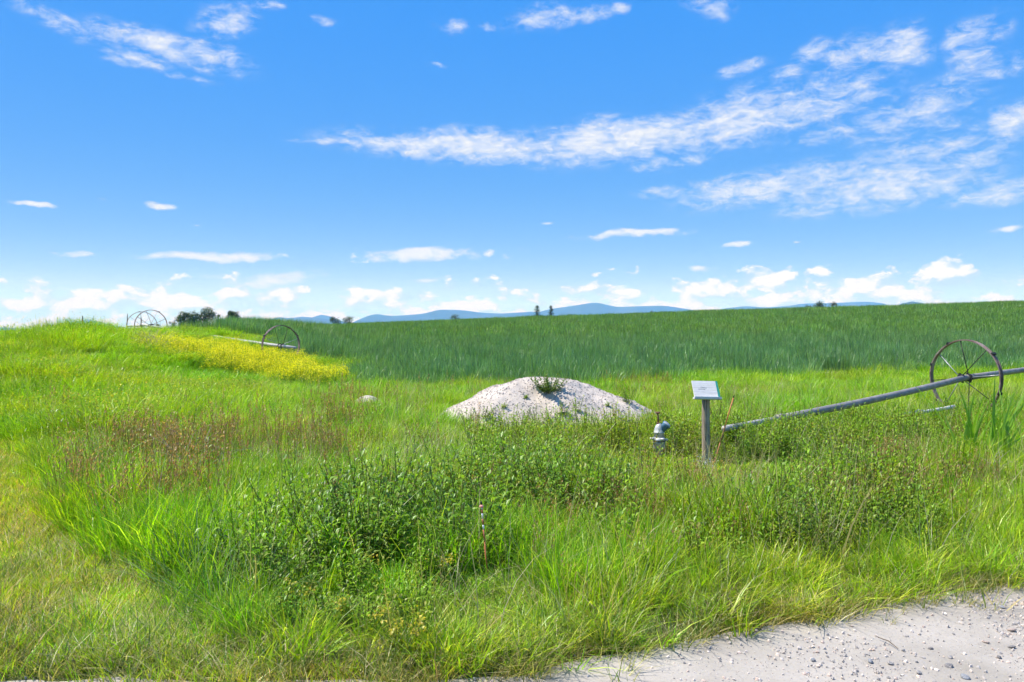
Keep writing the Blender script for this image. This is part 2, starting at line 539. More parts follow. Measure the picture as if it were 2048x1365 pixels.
M['alu_pale'] = mat_flat('chalky_aluminium', (0.40, 0.39, 0.37), 0.75, 0.1, 0.35, 14, bump=0.002)
M['galv'] = mat_flat('galvanised_steel', (0.40, 0.40, 0.42), 0.45, 0.5, 0.2, 9, bump=0.001)
M['dark'] = mat_flat('dark_iron', (0.035, 0.033, 0.035), 0.6, 0.3, 0.3, 30)
M['white_pipe'] = mat_flat('dirty_white_plastic', (0.55, 0.54, 0.50), 0.6, 0, 0.25, 15)
M['rust'] = mat_flat('rust', (0.17, 0.085, 0.055), 0.85, 0.1, 0.4, 30)
M['valve'] = mat_flat('valve_casting', (0.46, 0.48, 0.47), 0.55, 0.25, 0.18, 18)
M['valve_blue'] = mat_flat('valve_outlet_paint', (0.10, 0.20, 0.30), 0.5, 0.1, 0.3, 25)
M['black'] = mat_flat('black_rubber', (0.012, 0.012, 0.013), 0.7, 0, 0.2, 20)
M['orange'] = mat_flat('orange_fibreglass', (0.50, 0.18, 0.06), 0.55, 0, 0.25, 30)
M['red_orange'] = mat_flat('faded_red_band', (0.44, 0.14, 0.08), 0.6, 0, 0.2, 30)
M['whiteband'] = mat_flat('white_band', (0.68, 0.70, 0.74), 0.5, 0, 0.1, 30)
M['pink'] = mat_flat('faded_pink_cap', (0.66, 0.27, 0.22), 0.6, 0, 0.15, 30)
M['teal'] = mat_flat('teal_edge', (0.015, 0.27, 0.21), 0.55, 0, 0.15, 30)
M['twig'] = mat_flat('bleached_twig', (0.42, 0.36, 0.28), 0.9, 0, 0.25, 40)
M['bark'] = mat_flat('bark', (0.11, 0.085, 0.06), 0.95, 0, 0.35, 4, bump=0.03)

def mat_rim():
    m, t = new_mat('wheel_rim_steel')
    tc = t.n('ShaderNodeTexCoord')
    n, _ = t.noise(tc.outputs['Object'], 5.0, 5, 0.6)
    c = t.ramp(n, [(0.32, (0.12, 0.08, 0.07)), (0.5, (0.24, 0.165, 0.145)), (0.68, (0.36, 0.30, 0.28))])
    principled(t, c, 0.6, 0.35, 0.3, n, 0.001, 0.3)
    return m
M['rim'] = mat_rim()

def mat_wood(name, lo, hi):
    m, t = new_mat(name)
    tc = t.n('ShaderNodeTexCoord')
    mp = t.n('ShaderNodeMapping'); t.link(tc.outputs['Object'], mp.inputs['Vector'])
    mp.inputs['Scale'].default_value = (60, 60, 3.0) if name == 'post_wood' else (2.5, 40, 55)
    n, _ = t.noise(mp.outputs[0], 1.0, 5, 0.65, 0.3)
    n2, _ = t.noise(tc.outputs['Object'], 8, 3, 0.5)
    c = t.ramp(n, [(0.30, lo), (0.48, tuple((a + b) / 2 for a, b in zip(lo, hi))), (0.66, hi)])
    c = t.mix(t.m('MULTIPLY', t.mr(n2, 0.4, 0.7), 0.35), c, tuple(q * 0.75 for q in hi))
    principled(t, c, 0.9, 0, 0.15, n, 0.006, 0.8)
    return m
M['post'] = mat_wood('post_wood', (0.08, 0.058, 0.04), (0.48, 0.40, 0.31))
M['board'] = mat_wood('board_wood', (0.46, 0.46, 0.44), (0.70, 0.70, 0.67))

def mat_mountain():
    m, t = new_mat('forested_mountain')
    g = t.n('ShaderNodeNewGeometry')
    n, _ = t.noise(g.outputs['Position'], 0.004, 6, 0.6)
    c = t.ramp(n, [(0.35, (0.030, 0.045, 0.030)), (0.6, (0.06, 0.075, 0.045)), (0.75, (0.12, 0.11, 0.07))])
    principled(t, c, 1.0, 0, 0.0)
    return m
M['mountain'] = mat_mountain()

# ------------------------------------------------------------------ ground sheet (reaches the horizon)
def build_ground():
    def axis(lo_far, dense0, dense1, hi_far, step, nf):
        mid = np.arange(dense0, dense1 + 1e-6, step)
        g = lambda a, b, n: a + np.sign(b - a) * (np.geomspace(step * 1.3, abs(b - a), n))
        left = g(dense0, lo_far, nf)[::-1]; right = g(dense1, hi_far, nf)
        return np.concatenate([left, mid, right])
    xs = axis(-12000, -30, 30, 12000, 0.5, 44)
    ys = axis(-3000, 2, 60, 14000, 0.4, 56)
    X, Y = np.meshgrid(xs, ys)
    Z = ground_h(X, Y)
    nx, ny = len(xs), len(ys)
    idx = np.arange(nx * ny).reshape(ny, nx)
    f = np.stack([idx[:-1, :-1], idx[:-1, 1:], idx[1:, 1:], idx[1:, :-1]], -1).reshape(-1, 4)
    o = link('ground', make_mesh('ground', np.stack([X, Y, Z], -1).reshape(-1, 3), f, M['ground'], True))
    tag(o, 'green and thatchy meadow ground reaching to the horizon', 'ground', kind='structure')
build_ground()

def build_road():
    xs = np.concatenate([np.linspace(-30, -6, 25), np.arange(-5.9, 7, 0.08), np.linspace(7.2, 30, 25)])
    rows = 40
    V = []; 
    e = edge(xs)
    for r in range(rows):
        k = (r / (rows - 1)) ** 1.6
        y = e - 0.0 - k * (e + 9.0)
        z = 0.006 + 0.012 * (fbm(xs * 1.1, y * 1.1, 3) - 0.3) * min(1, r / 3)
        V.append(np.stack([xs, y, z], -1))
    V = np.concatenate(V)
    n = len(xs)
    idx = np.arange(n * rows).reshape(rows, n)
    f = np.stack([idx[:-1, :-1], idx[1:, :-1], idx[1:, 1:], idx[:-1, 1:]], -1).reshape(-1, 4)
    o = link('gravel_road', make_mesh('gravel_road', V, f, M['road'], True))
    tag(o, 'pale gravel road edge along the bottom of the scene', 'road', kind='structure')
build_road()

# ------------------------------------------------------------------ mountains
def mountain(pts, depth, label, thick=1500, seed=0):
    """a ridge whose crest follows the listed photo points at the given distance"""
    px = np.array([p[0] for p in pts], float); py = np.array([p[1] for p in pts], float)
    n = 90; m = 15
    u = np.linspace(px[0], px[-1], n)
    v = np.interp(u, px, py)
    k = np.ones(5) / 5
    v = np.convolve(np.pad(v, 2, mode='edge'), k, mode='valid')
    V = []
    for i in range(n):
        top = at(u[i], v[i], depth)
        for j in range(m):
            s = (j / (m - 1)) * 2 - 1
            y = depth + s * thick
            hz = max(top.z, 3.0) * (1 - abs(s) ** 1.1) * (1 + 0.12 * (float(fbm(u[i] * 0.03 + seed, s * 3.0 + seed, 3)) - 0.6) * (abs(s) > 0.01)) - 3.0
            V.append((top.x, y, hz))
    idx = np.arange(n * m).reshape(n, m)
    f = np.stack([idx[:-1, :-1], idx[1:, :-1], idx[1:, 1:], idx[:-1, 1:]], -1).reshape(-1, 4)
    o = link('mountain', make_mesh('mountain', V, f, M['mountain'], True))
    tag(o, label, 'mountain', kind='structure')
mountain([(120, 662), (140, 651), (158, 643), (175, 638), (192, 642), (213, 649), (235, 662)], 7600, 'lone rounded blue hill far behind the grassy bank', 700, 1)
mountain([(500, 655), (532, 641), (556, 634), (580, 636), (604, 633), (640, 636), (700, 645), (730, 660)], 7000, 'low blue ridge just beyond the small round tree tops', 800, 2)
mountain([(590, 655), (620, 636), (642, 629), (662, 633), (690, 645), (720, 660)], 8700, 'faintest pale blue peak behind the low ridge', 600, 3)
mountain([(690, 655), (726, 635), (746, 628), (760, 628), (777, 632), (800, 631), (850, 627), (876, 619), (925, 620), (960, 625), (1000, 627), (1050, 624), (1075, 623), (1110, 640), (1140, 655)], 7500, 'long blue mountain ridge left of the two conifers', 1000, 4)
mountain([(1010, 650), (1060, 628), (1105, 617), (1150, 611), (1190, 604), (1212, 609), (1232, 614), (1285, 612), (1330, 611), (1362, 616), (1400, 622), (1450, 632), (1490, 655)], 7800, 'highest blue mountain right of the two conifers', 1000, 5)
mountain([(1400, 650), (1440, 618), (1490, 612), (1530, 615), (1575, 612), (1605, 607), (1660, 606), (1735, 603), (1772, 607), (1800, 625), (1840, 655)], 8100, 'long flat topped blue ridge behind the tree clump on the right', 1000, 6)
mountain([(1780, 640), (1800, 607), (1824, 602), (1848, 606), (1880, 640)], 4200, 'small brownish hill top just showing over the crop', 400, 7)
mountain([(-300, 662), (-200, 650), (-100, 649), (-40, 652), (30, 656), (60, 664)], 6500, 'low dark blue ridge at the far left edge', 700, 8)

# ------------------------------------------------------------------ haze (the blue air between here and the mountains)
def build_haze():
    bm = bmesh.new()
    add_box(bm, (0, 3000, 146), (26000, 24000, 300))
    m, t = new_mat('haze_air')
    v = t.n('ShaderNodeVolumePrincipled')
    v.inputs['Color'].default_value = (0.17, 0.46, 1.0, 1)
    v.inputs['Absorption Color'].default_value = (1, 1, 1, 1)
    v.inputs['Density'].default_value = 1.6e-4
    v.inputs['Anisotropy'].default_value = 0.0
    o = t.n('ShaderNodeOutputMaterial'); t.link(v.outputs[0], o.inputs['Volume'])
    ob = bm_obj('haze', bm, m)
    tag(ob, 'pale blue haze in the air towards the mountains', 'haze', kind='stuff')
build_haze()

# ------------------------------------------------------------------ plant meshes
def blades(n, h, w, spread, lean, curve, cols, seg=3, r=rng, tipcol=None, wind=(0, 0), base_z=0.0):
    """n grass blades as curved tapering strips -> verts, quad faces, colours"""
    ang = r.random(n) * 2 * np.pi
    rad = spread * np.sqrt(r.random(n))
    bx, by = rad * np.cos(ang), rad * np.sin(ang)
    H = h[0] + (h[1] - h[0]) * r.random(n)
    da = ang + (r.random(n) - 0.5) * 2.4
    dx, dy = np.cos(da), np.sin(da)
    ln = lean[0] + (lean[1] - lean[0]) * r.random(n)
    cv = curve[0] + (curve[1] - curve[0]) * r.random(n) ** 1.5
    sa = da + np.pi / 2 + (r.random(n) - 0.5) * 1.6
    sx, sy = np.cos(sa), np.sin(sa)
    W = (w[0] + (w[1] - w[0]) * r.random(n)) * 0.5
    cols = np.asarray(cols, float)
    ci = r.integers(0, len(cols), n)
    base = cols[ci] * (0.62 + 0.76 * r.random((n, 1)))
    V = []; K = []
    for s in range(seg + 1):
        t = s / seg
        off = H * (ln * t + cv * t * t)
        z = H * (t - 0.42 * cv * t ** 3) + base_z
        x = bx + dx * off + wind[0] * H * t * t
        y = by + dy * off + wind[1] * H * t * t
        ww = W * (1 - t) ** 0.6 if s < seg else W * 0.08
        if s == 0: ww = W * 0.8
        V.append(np.stack([x - sx * ww, y - sy * ww, z], -1)); V.append(np.stack([x + sx * ww, y + sy * ww, z], -1))
        c = base if tipcol is None else base * (1 - t ** 2) + np.asarray(tipcol) * t ** 2
        K.append(c); K.append(c)
    V = np.stack(V, 1); K = np.stack(K, 1)
    q = 2 * (seg + 1)
    f0 = np.array([[2 * s, 2 * s + 1, 2 * s + 3, 2 * s + 2] for s in range(seg)])
    f = (np.arange(n)[:, None, None] * q + f0[None]).reshape(-1, 4)
    return V.reshape(-1, 3), f, K.reshape(-1, 3)

def leafset(P, D, L, Wd, cols, r=rng, droop=0.25, fold=0.25):
    """leaves: two-quad folded lances at points P along directions D"""
    n = len(P)
    D = D / np.linalg.norm(D, axis=1, keepdims=True)
    up = np.tile([0, 0, 1.0], (n, 1))
    S = np.cross(D, up); S /= np.linalg.norm(S, axis=1, keepdims=True) + 1e-6
    N = np.cross(S, D)
    L = L[:, None]; Wd = Wd[:, None]
    p0 = P
    p1 = P + D * L * 0.45 + S * Wd * 0.5 + N * Wd * fold
    p2 = P + D * L * 0.45 - S * Wd * 0.5 + N * Wd * fold
    pm = P + D * L * 0.5
    p3 = P + D * L - up * L * droop
    V = np.stack([p0, p1, pm, p2, p3], 1)
    f = np.array([[0, 1, 4, 2], [0, 2, 4, 3]])
    F_ = (np.arange(n)[:, None, None] * 5 + f[None]).reshape(-1, 4)
    cols = np.asarray(cols, float)
    c = cols[r.integers(0, len(cols), n)] * (0.75 + 0.5 * r.random((n, 1)))
    return V.reshape(-1, 3), F_, np.repeat(c, 5, axis=0)

def join(parts):
    V = []; Fc = []; K = []; o = 0
    for v, f, k in parts:
        V.append(v); Fc.append(f + o); K.append(k); o += len(v)
    return np.concatenate(V), np.concatenate(Fc), np.concatenate(K)

def stem(p0, p1, w, col, bend=0.0):
    """thin crossed strip between two points"""
    p0 = np.asarray(p0, float); p1 = np.asarray(p1, float)
    pm = (p0 + p1) / 2 + np.array([bend, bend * 0.4, 0])
    V = []; F_ = []; o = 0
    for s in ((1, 0, 0), (0, 1, 0)):
        s = np.array(s) * w / 2
        V += [p0 - s, p0 + s, pm + s, pm - s, p1 + s * 0.6, p1 - s * 0.6]
        F_ += [[o, o + 1, o + 2, o + 3], [o + 3, o + 2, o + 4, o + 5]]
        o += 6
    return np.array(V), np.array(F_), np.tile(np.asarray(col, float), (12, 1))

G1 = [(0.25, 0.45, 0.008), (0.31, 0.49, 0.010), (0.20, 0.40, 0.012), (0.42, 0.53, 0.04), (0.16, 0.32, 0.015)]       # fresh grass
G_DRY = [(0.42, 0.36, 0.14), (0.52, 0.44, 0.22), (0.34, 0.30, 0.10)]
G_BLUE = [(0.11, 0.24, 0.085), (0.15, 0.30, 0.095), (0.06, 0.14, 0.055), (0.28, 0.43, 0.13)]
G_FORB = [(0.19, 0.34, 0.02), (0.25, 0.41, 0.025), (0.14, 0.27, 0.02), (0.32, 0.48, 0.05), (0.30, 0.34, 0.06)]
BROWN = [(0.40, 0.205, 0.11), (0.47, 0.26, 0.14), (0.30, 0.155, 0.09), (0.54, 0.38, 0.21)]

def p_grass(i):
    parts = []
    for k in range(6):
        v, f, c = blades(20, (0.26, 0.50), (0.005, 0.013), 0.08, (0.02, 0.35), (0.0, 0.6), G1, 3)
        v2, f2, c2 = blades(9, (0.12, 0.28), (0.004, 0.009), 0.10, (0.1, 0.5), (0.1, 0.6), G1, 2)
        v3, f3, c3 = blades(4, (0.2, 0.5), (0.003, 0.006), 0.09, (0.05, 0.4), (0, 0.5), G_DRY, 2)
        o = np.array([rng.normal(0, 0.12), rng.normal(0, 0.12), 0.0]); q = 0.75 + 0.5 * rng.random()
        b = 0.75 + 0.5 * rng.random()
        for vv, ff, cc in ((v, f, c * b), (v2, f2, c2 * b), (v3, f3, c3)):
            parts.append((vv * q + o, ff, cc))
    return join(parts)
def p_short(i):
    a = blades(110, (0.03, 0.09), (0.004, 0.007), 0.22, (0.1, 0.9), (0.0, 0.6), G1 + [(0.30, 0.37, 0.03)], 2)
    b = blades(75, (0.02, 0.07), (0.003, 0.006), 0.22, (0.4, 1.6), (0.0, 0.5), G_DRY, 2)
    return join([a, b])
def p_dry(i):
    a = blades(18, (0.05, 0.16), (0.003, 0.006), 0.08, (0.3, 1.5), (0.1, 0.7), G_DRY, 2)
    b = blades(11, (0.06, 0.17), (0.004, 0.007), 0.07, (0.1, 0.7), (0.1, 0.6), [(0.13, 0.20, 0.03), (0.20, 0.24, 0.05)], 2)
    return join([a, b])
def p_seed(i):
    parts = [blades(9, (0.2, 0.45), (0.004, 0.008), 0.07, (0.02, 0.25), (0.0, 0.4), G1, 2)]
    for k in range(6):
        a = rng.random() * 6.28; rr = 0.14 * rng.random()
        h = 0.36 + 0.26 * rng.random()
        lx, ly = 0.16 * (rng.random() - 0.4), 0.13 * (rng.random() - 0.5)
        b0 = np.array([rr * math.cos(a), rr * math.sin(a), 0]); b1 = b0 + np.array([lx, ly, h])
        parts.append(stem(b0, b1, 0.0035, (0.22, 0.20, 0.06)))
        m = 11
        t = rng.random(m)
        P = b1 + np.stack([(rng.random(m) - 0.5) * 0.022 - 0.2 * lx * t, (rng.random(m) - 0.5) * 0.022, -0.17 * t], -1)
        D = np.stack([rng.normal(0, 0.45, m), rng.normal(0, 0.45, m), np.ones(m)], -1)
        parts.append(leafset(P, D, 0.018 + 0.016 * rng.random(m), 0.005 + 0.004 * rng.random(m), BROWN, droop=0.0))
    return join(parts)
def p_forb(i, cols=G_FORB, h=(0.28, 0.50), ns=7, spread=0.13, leafL=(0.05, 0.11), per=15, top=None):
    parts = []
    for k in range(ns):
        a = rng.random() * 6.28; rr = spread * math.sqrt(rng.random())
        hh = h[0] + (h[1] - h[0]) * rng.random()
        b0 = np.array([rr * math.cos(a) * 0.5, rr * math.sin(a) * 0.5, 0])
        b1 = b0 + np.array([rr * math.cos(a) * 1.1 + rng.normal(0, 0.03), rr * math.sin(a) * 1.1 + rng.normal(0, 0.03), hh])
        parts.append(stem(b0, b1, 0.006, (0.10, 0.13, 0.03)))
        m = per
        t = 0.12 + 0.88 * np.arange(m) / (m - 1)
        P = b0 + (b1 - b0) * t[:, None]
        th = np.arange(m) * 2.4 + rng.random() * 6
        D = np.stack([np.cos(th), np.sin(th), 0.35 + 0.9 * t ** 3], -1)
        L = (leafL[0] + (leafL[1] - leafL[0]) * rng.random(m)) * (1.15 - 0.55 * t)
        c = cols
        parts.append(leafset(P, D, L, L * (0.22 + 0.16 * rng.random()), c))
        if top is not None:
            m2 = 9
            P2 = b1 + rng.normal(0, 0.02, (m2, 3))
            D2 = rng.normal(0, 1, (m2, 3)); D2[:, 2] = np.abs(D2[:, 2]) + 0.4
            parts.append(leafset(P2, D2, 0.02 + 0.015 * rng.random(m2), 0.016 + 0.01 * rng.random(m2), top))
    return join(parts)
def p_crop(i, n=70, spread=0.55, wk=1.0):
    a = blades(n, (0.50, 0.78), (0.012 * wk, 0.024 * wk), spread, (0.0, 0.16), (0.0, 0.40), G_BLUE, 3)
    b = blades(n // 2, (0.58, 0.84), (0.010 * wk, 0.018 * wk), spread, (0.0, 0.12), (0.0, 0.65), [(0.17, 0.31, 0.05), (0.22, 0.37, 0.06), (0.13, 0.26, 0.05)], 3)
    return join([a, b])
def p_crop_far(i):
    return p_crop(i, 110, 1.3, 2.2)
def p_must(i):
    parts = [blades(30, (0.3, 0.75), (0.006, 0.012), 0.36, (0.03, 0.3), (0.0, 0.5), G1, 2)]
    for k in range(13):
        a = rng.random() * 6.28; rr = 0.42 * math.sqrt(rng.random())
        hh = 0.62 + 0.50 * rng.random()
        b0 = np.array([rr * math.cos(a) * 0.8, rr * math.sin(a) * 0.8, 0]); b1 = b0 + np.array([rr * math.cos(a) * 0.25, rr * math.sin(a) * 0.25, hh])
        parts.append(stem(b0, b1, 0.007, (0.17, 0.28, 0.03)))
        m = 8
        t = 0.2 + 0.7 * rng.random(m)
        th = rng.random(m) * 6.28
        parts.append(leafset(b0 + (b1 - b0) * t[:, None], np.stack([np.cos(th), np.sin(th), 0.8 * np.ones(m)], -1), 0.06 + 0.07 * rng.random(m), 0.014 + 0.012 * rng.random(m), [(0.20, 0.34, 0.02), (0.26, 0.40, 0.025)]))
        m = 12
        P = b1 + np.stack([rng.normal(0, 0.055, m), rng.normal(0, 0.055, m), -0.26 * rng.random(m) + 0.03], -1)
        D = rng.normal(0, 1, (m, 3)); D[:, 2] = np.abs(D[:, 2]) * 0.6 + 0.2
        parts.append(leafset(P, D, 0.034 + 0.018 * rng.random(m), 0.028 + 0.014 * rng.random(m), [(0.80, 0.70, 0.012), (0.66, 0.62, 0.02), (0.80, 0.74, 0.04)], droop=0.1))
    return join(parts)
def p_meadow(i):
    a = blades(150, (0.22, 0.55), (0.006, 0.013), 0.36, (0.03, 0.35), (0.0, 0.6), G1 + [(0.36, 0.48, 0.03)], 3)
    m = 40
    P = np.stack([rng.normal(0, 0.2, m), rng.normal(0, 0.2, m), 0.12 + 0.32 * rng.random(m)], -1)
    D = rng.normal(0, 1, (m, 3)); D[:, 2] = np.abs(D[:, 2]) * 0.9 + 0.3
    b = leafset(P, D, 0.05 + 0.05 * rng.random(m), 0.012 + 0.010 * rng.random(m), G_FORB + [(0.30, 0.42, 0.03)])
    m = 3
    P = np.stack([rng.normal(0, 0.2, m), rng.normal(0, 0.2, m), 0.46 + 0.12 * rng.random(m)], -1)
    D = rng.normal(0, 1, (m, 3)); D[:, 2] = np.abs(D[:, 2]) + .3
    c = leafset(P, D, 0.020 + 0.012 * rng.random(m), 0.016 + 0.01 * rng.random(m), [(0.60, 0.52, 0.03), (0.45, 0.42, 0.05)])
    return join([a, b, c])
def p_stalk(i):
    """bleached last-year stalks and bent seed stems"""
    parts = [blades(7, (0.35, 0.7), (0.003, 0.006), 0.08, (0.02, 0.35), (0.1, 0.9), [(0.46, 0.40, 0.24), (0.36, 0.32, 0.15), (0.30, 0.31, 0.12)], 4)]
    return join(parts)

# prototypes live outside the scene and are drawn by the scatters
def protos(fn, n, name, mat):
    r = []
    for i in range(n):
        v, f, k = fn(i)
        r.append(bpy.data.objects.new(name, make_mesh(name, v, f, mat, False, k)))
    return r

def scatter(name, label, cat, P, scale, tint, protolist, rot=None, parent=None, kind='stuff', tilt=0.08):
    """one object of plants: points carrying scale, turn and tint, drawn by geometry nodes"""
    n = len(P)
    me = bpy.data.meshes.new(name)
    me.vertices.add(n)
    me.vertices.foreach_set('co', np.asarray(P, np.float32).ravel())
    if rot is None:
        rot = np.stack([rng.normal(0, tilt, n), rng.normal(0, tilt, n), rng.random(n) * 2 * np.pi], -1)
    a = me.attributes.new('rot', 'FLOAT_VECTOR', 'POINT'); a.data.foreach_set('vector', np.asarray(rot, np.float32).ravel())
    sc = np.asarray(scale, np.float32)
    if sc.ndim == 1: sc = np.repeat(sc[:, None], 3, 1)
    a = me.attributes.new('scl', 'FLOAT_VECTOR', 'POINT'); a.data.foreach_set('vector', np.ascontiguousarray(sc, np.float32).ravel())
    a = me.attributes.new('pick', 'INT', 'POINT'); a.data.foreach_set('value', rng.integers(0, len(protolist), n).astype(np.int32))
    c4 = np.ones((n, 4), np.float32); c4[:, :3] = tint
    a = me.attributes.new('tint', 'FLOAT_COLOR', 'POINT'); a.data.foreach_set('color', c4.ravel())
    me.update()
    o = link(name, me, parent)
    ng = bpy.data.node_groups.new(name + '_nodes', 'GeometryNodeTree')
    ng.interface.new_socket('Geometry', in_out='INPUT', socket_type='NodeSocketGeometry')
    ng.interface.new_socket('Geometry', in_out='OUTPUT', socket_type='NodeSocketGeometry')
    N = ng.nodes; L = ng.links
    gi = N.new('NodeGroupInput'); go = N.new('NodeGroupOutput')
    iop = N.new('GeometryNodeInstanceOnPoints')
    L.new(gi.outputs[0], iop.inputs['Points'])
    gti = N.new('GeometryNodeGeometryToInstance')
    for p in reversed(protolist):
        oi = N.new('GeometryNodeObjectInfo'); oi.inputs['Object'].default_value = p
        L.new(oi.outputs['Geometry'], gti.inputs[0])
    L.new(gti.outputs[0], iop.inputs['Instance'])
    iop.inputs['Pick Instance'].default_value = True
    def na(nm, typ):
        q = N.new('GeometryNodeInputNamedAttribute'); q.data_type = typ; q.inputs['Name'].default_value = nm
        return q.outputs['Attribute']
    L.new(na('pick', 'INT'), iop.inputs['Instance Index'])
    e2r = N.new('FunctionNodeEulerToRotation'); L.new(na('rot', 'FLOAT_VECTOR'), e2r.inputs[0])
    L.new(e2r.outputs[0], iop.inputs['Rotation'])
    L.new(na('scl', 'FLOAT_VECTOR'), iop.inputs['Scale'])
    L.new(iop.outputs[0], go.inputs[0])
    md = o.modifiers.new('scatter', 'NODES'); md.node_group = ng
    tag(o, label, cat, kind=kind)
    return o

def cand(y0, y1, dens, um=0.72, pad=1.6):
    """uniform candidate points over the visible wedge of ground"""
    wid = lambda y: 2 * (um * y + pad)
    area = (wid(y0) + wid(y1)) / 2 * (y1 - y0)
    n = int(area * dens)
    y = y0 + (y1 - y0) * rng.random(int(n * 1.9))
    keep = rng.random(len(y)) < wid(y) / wid(y1)
    y = y[keep][:n]
    x = (rng.random(len(y)) - 0.5) * wid(y)
    return x, y

def bands(lst):
    xs, ys = zip(*[cand(*b) for b in lst])
    return np.concatenate(xs), np.concatenate(ys)

def upx(x, y):              # photo column of a ground point (to lay out patches as seen in plan)
    return 1024 + F * x / y
def ell(x, y, cx, cy, rx, ry, rot=0.0):
    c, s = math.cos(rot), math.sin(rot)
    dx, dy = x - cx, y - cy
    return 1 - np.sqrt(((c * dx + s * dy) / rx) ** 2 + ((-s * dx + c * dy) / ry) ** 2)

FIELD_X = np.array([-60, -9, -4.4, 0, 6, 20, 60]); FIELD_Y = np.array([66, 31, 23.0, 22.6, 25.0, 29.0, 38])
def field_in(x, y):         # > 0 inside the crop
    a = y - np.interp(x, FIELD_X, FIELD_Y) + 3.4 * (fbm(x * 0.55, y * 0.55 + 3, 4) - 0.5)
    b = (x + 0.40 * y) + 1.5
    c = np.where(y < 36, x + 4.6 + 0.28 * (y - 23), 10)
    return np.minimum(np.minimum(a, b), np.where(x < 0, c + (y > 30) * 3, 10))
# bare patches: (x, y, rx, ry)
BARE = [(at(735, 806, 17.2).x, 17.2, 0.42, 0.55), (at(1300, 968, 8.9).x, 8.9, 0.38, 0.28), (at(1680, 748, 27.0).x, 27.2, 3.2, 0.8), (at(1600, 858, 13.1).x, 13.3, 0.9, 0.55)]
def bare(x, y):
    r = np.full(np.shape(x), -1.0)
    for b in BARE: r = np.maximum(r, ell(x, y, *b))
    return r + 0.5 * (fbm(x * 3, y * 3, 3) - 0.5)
def off_mound(x, y):
    _, r = mound_h(x, y)
    return r > 0.93 + 0.12 * (fbm(x * 4, y * 4, 2) - 0.5)

FORBS = [(-1.15, 5.8, 1.25, 1.05, 1.0), (-0.35, 7.0, 1.6, 1.1, 1.0), (0.5, 8.6, 1.6, 1.0, 0.7), (1.2, 10.8, 2.2, 1.2, 0.5), (0.6, 12.5, 1.8, 0.5, 0.45), (3.9, 10.9, 2.6, 1.8, 0.85), (2.6, 12.2, 1.8, 0.9, 0.6),
         (2.45, 6.2, 1.2, 0.85, 1.0), (1.1, 5.5, 0.6, 0.55, 0.6), (5.5, 12.6, 2.4, 1.5, 0.6), (-0.75, 4.6, 0.9, 0.45, 0.75), (3.6, 8.0, 1.2, 1.0, 0.6)]
# where the leafy weeds grow: 0..1
def forb_w(x, y):
    w = np.zeros_like(x)
    for (cx, cy, rx, ry, a) in FORBS:
        w = np.maximum(w, a * np.clip(ell(x, y, cx, cy, rx, ry) * 2.6, 0, 1))
    n = fbm(x * 1.6 + 7, y * 1.6, 3)
    return w * sst(n, 0.25, 0.48) + 0.10 * (n > 0.55)
def seed_w(x, y):
    w = np.zeros_like(x)
    for (cx, cy, rx, ry, a) in [(-3.7, 6.9, 1.3, 1.4, 1.0), (-4.4, 8.6, 1.7, 2.0, 1.0), (-4.3, 11.2, 2.0, 1.8, 0.8), (-3.2, 12.6, 1.6, 1.5, 0.4), (-2.8, 9.6, 1.4, 1.8, 0.3), (1.2, 6.0, 0.9, 0.9, 0.75), (2.2, 7.6, 1.4, 1.2, 0.65), (3.2, 6.9, 1.2, 0.9, 0.7), (0.4, 6.6, 0.8, 0.9, 0.4),
                                (4.0, 23.2, 1.3, 0.9, 0.9), (4.4, 8.6, 0.9, 1.6, 0.5), (0.3, 18.5, 3, 1.3, 0.18), (4.0, 20, 3, 2, 0.2), (-3.2, 17.5, 1.3, 1.5, 0.4)]:
        w = np.maximum(w, a * np.clip(ell(x, y, cx, cy, rx, ry) * 2.0, 0, 1))
    return w * sst(fbm(x * 1.1 + 31, y * 1.1, 3), 0.33, 0.6)
def must_w(x, y):
    # flowering mustard along the bank
    d = ell(x, y, -8.7, 25.2, 4.4, 2.9, -0.6)
    d2 = ell(x, y, -5.75, 22.4, 1.15, 1.3)
    d3 = np.maximum(ell(x, y, -9.8, 26.6, 1.6, 1.5), ell(x, y, -7.9, 27.4, 1.5, 0.9))
    w = np.maximum(np.maximum(np.clip(d * 1.25, 0, 1), np.clip(d2 * 1.2, 0, 1)), np.clip(d3 * 1.5, 0, 1))
    return w

def tints(x, y, base=(1, 1, 1), amt=0.30, warm=0.25):
    n = fbm(x * 0.55 + 3, y * 0.55 + 8, 3) - 0.5
    n2 = fbm(x * 2.3 + 13, y * 2.3, 2) - 0.5
    rnd = rng.normal(0, 0.10, len(x))
    v = 1 + amt * 1.6 * n2 + rnd
    wv = warm * 2.2 * n + rng.normal(0, 0.06, len(x))
    t = np.stack([v * (1 + wv), v * np.ones(len(x)), v * (1 - 0.5 * wv)], -1) * np.asarray(base)
    return np.clip(t, 0.25, 2.5)

def grass_tall(x, y):
    # how high the grass stands: tallest beside the mown strip, low round the valve and mound
    h = 0.64 + 0.24 * (1 - sst(y, 6.0, 9.0))
    h = h * (1 - 0.40 * np.clip(ell(x, y, 2.0, 11.6, 4.0, 3.6) * 2.5, 0, 1))
    h = h * (1 - 0.35 * np.clip(ell(x, y, 2.2, 8.6, 1.6, 1.3) * 2.5, 0, 1))
    h = h * (1 - 0.38 * seed_w(x, y)) * (1 - 0.52 * np.clip(forb_w(x, y), 0, 1)) * near_kit(x, y) * (1 - 0.25 * np.clip(ell(x, y, -0.9, 4.9, 1.2, 0.7) * 3, 0, 1))
    return h

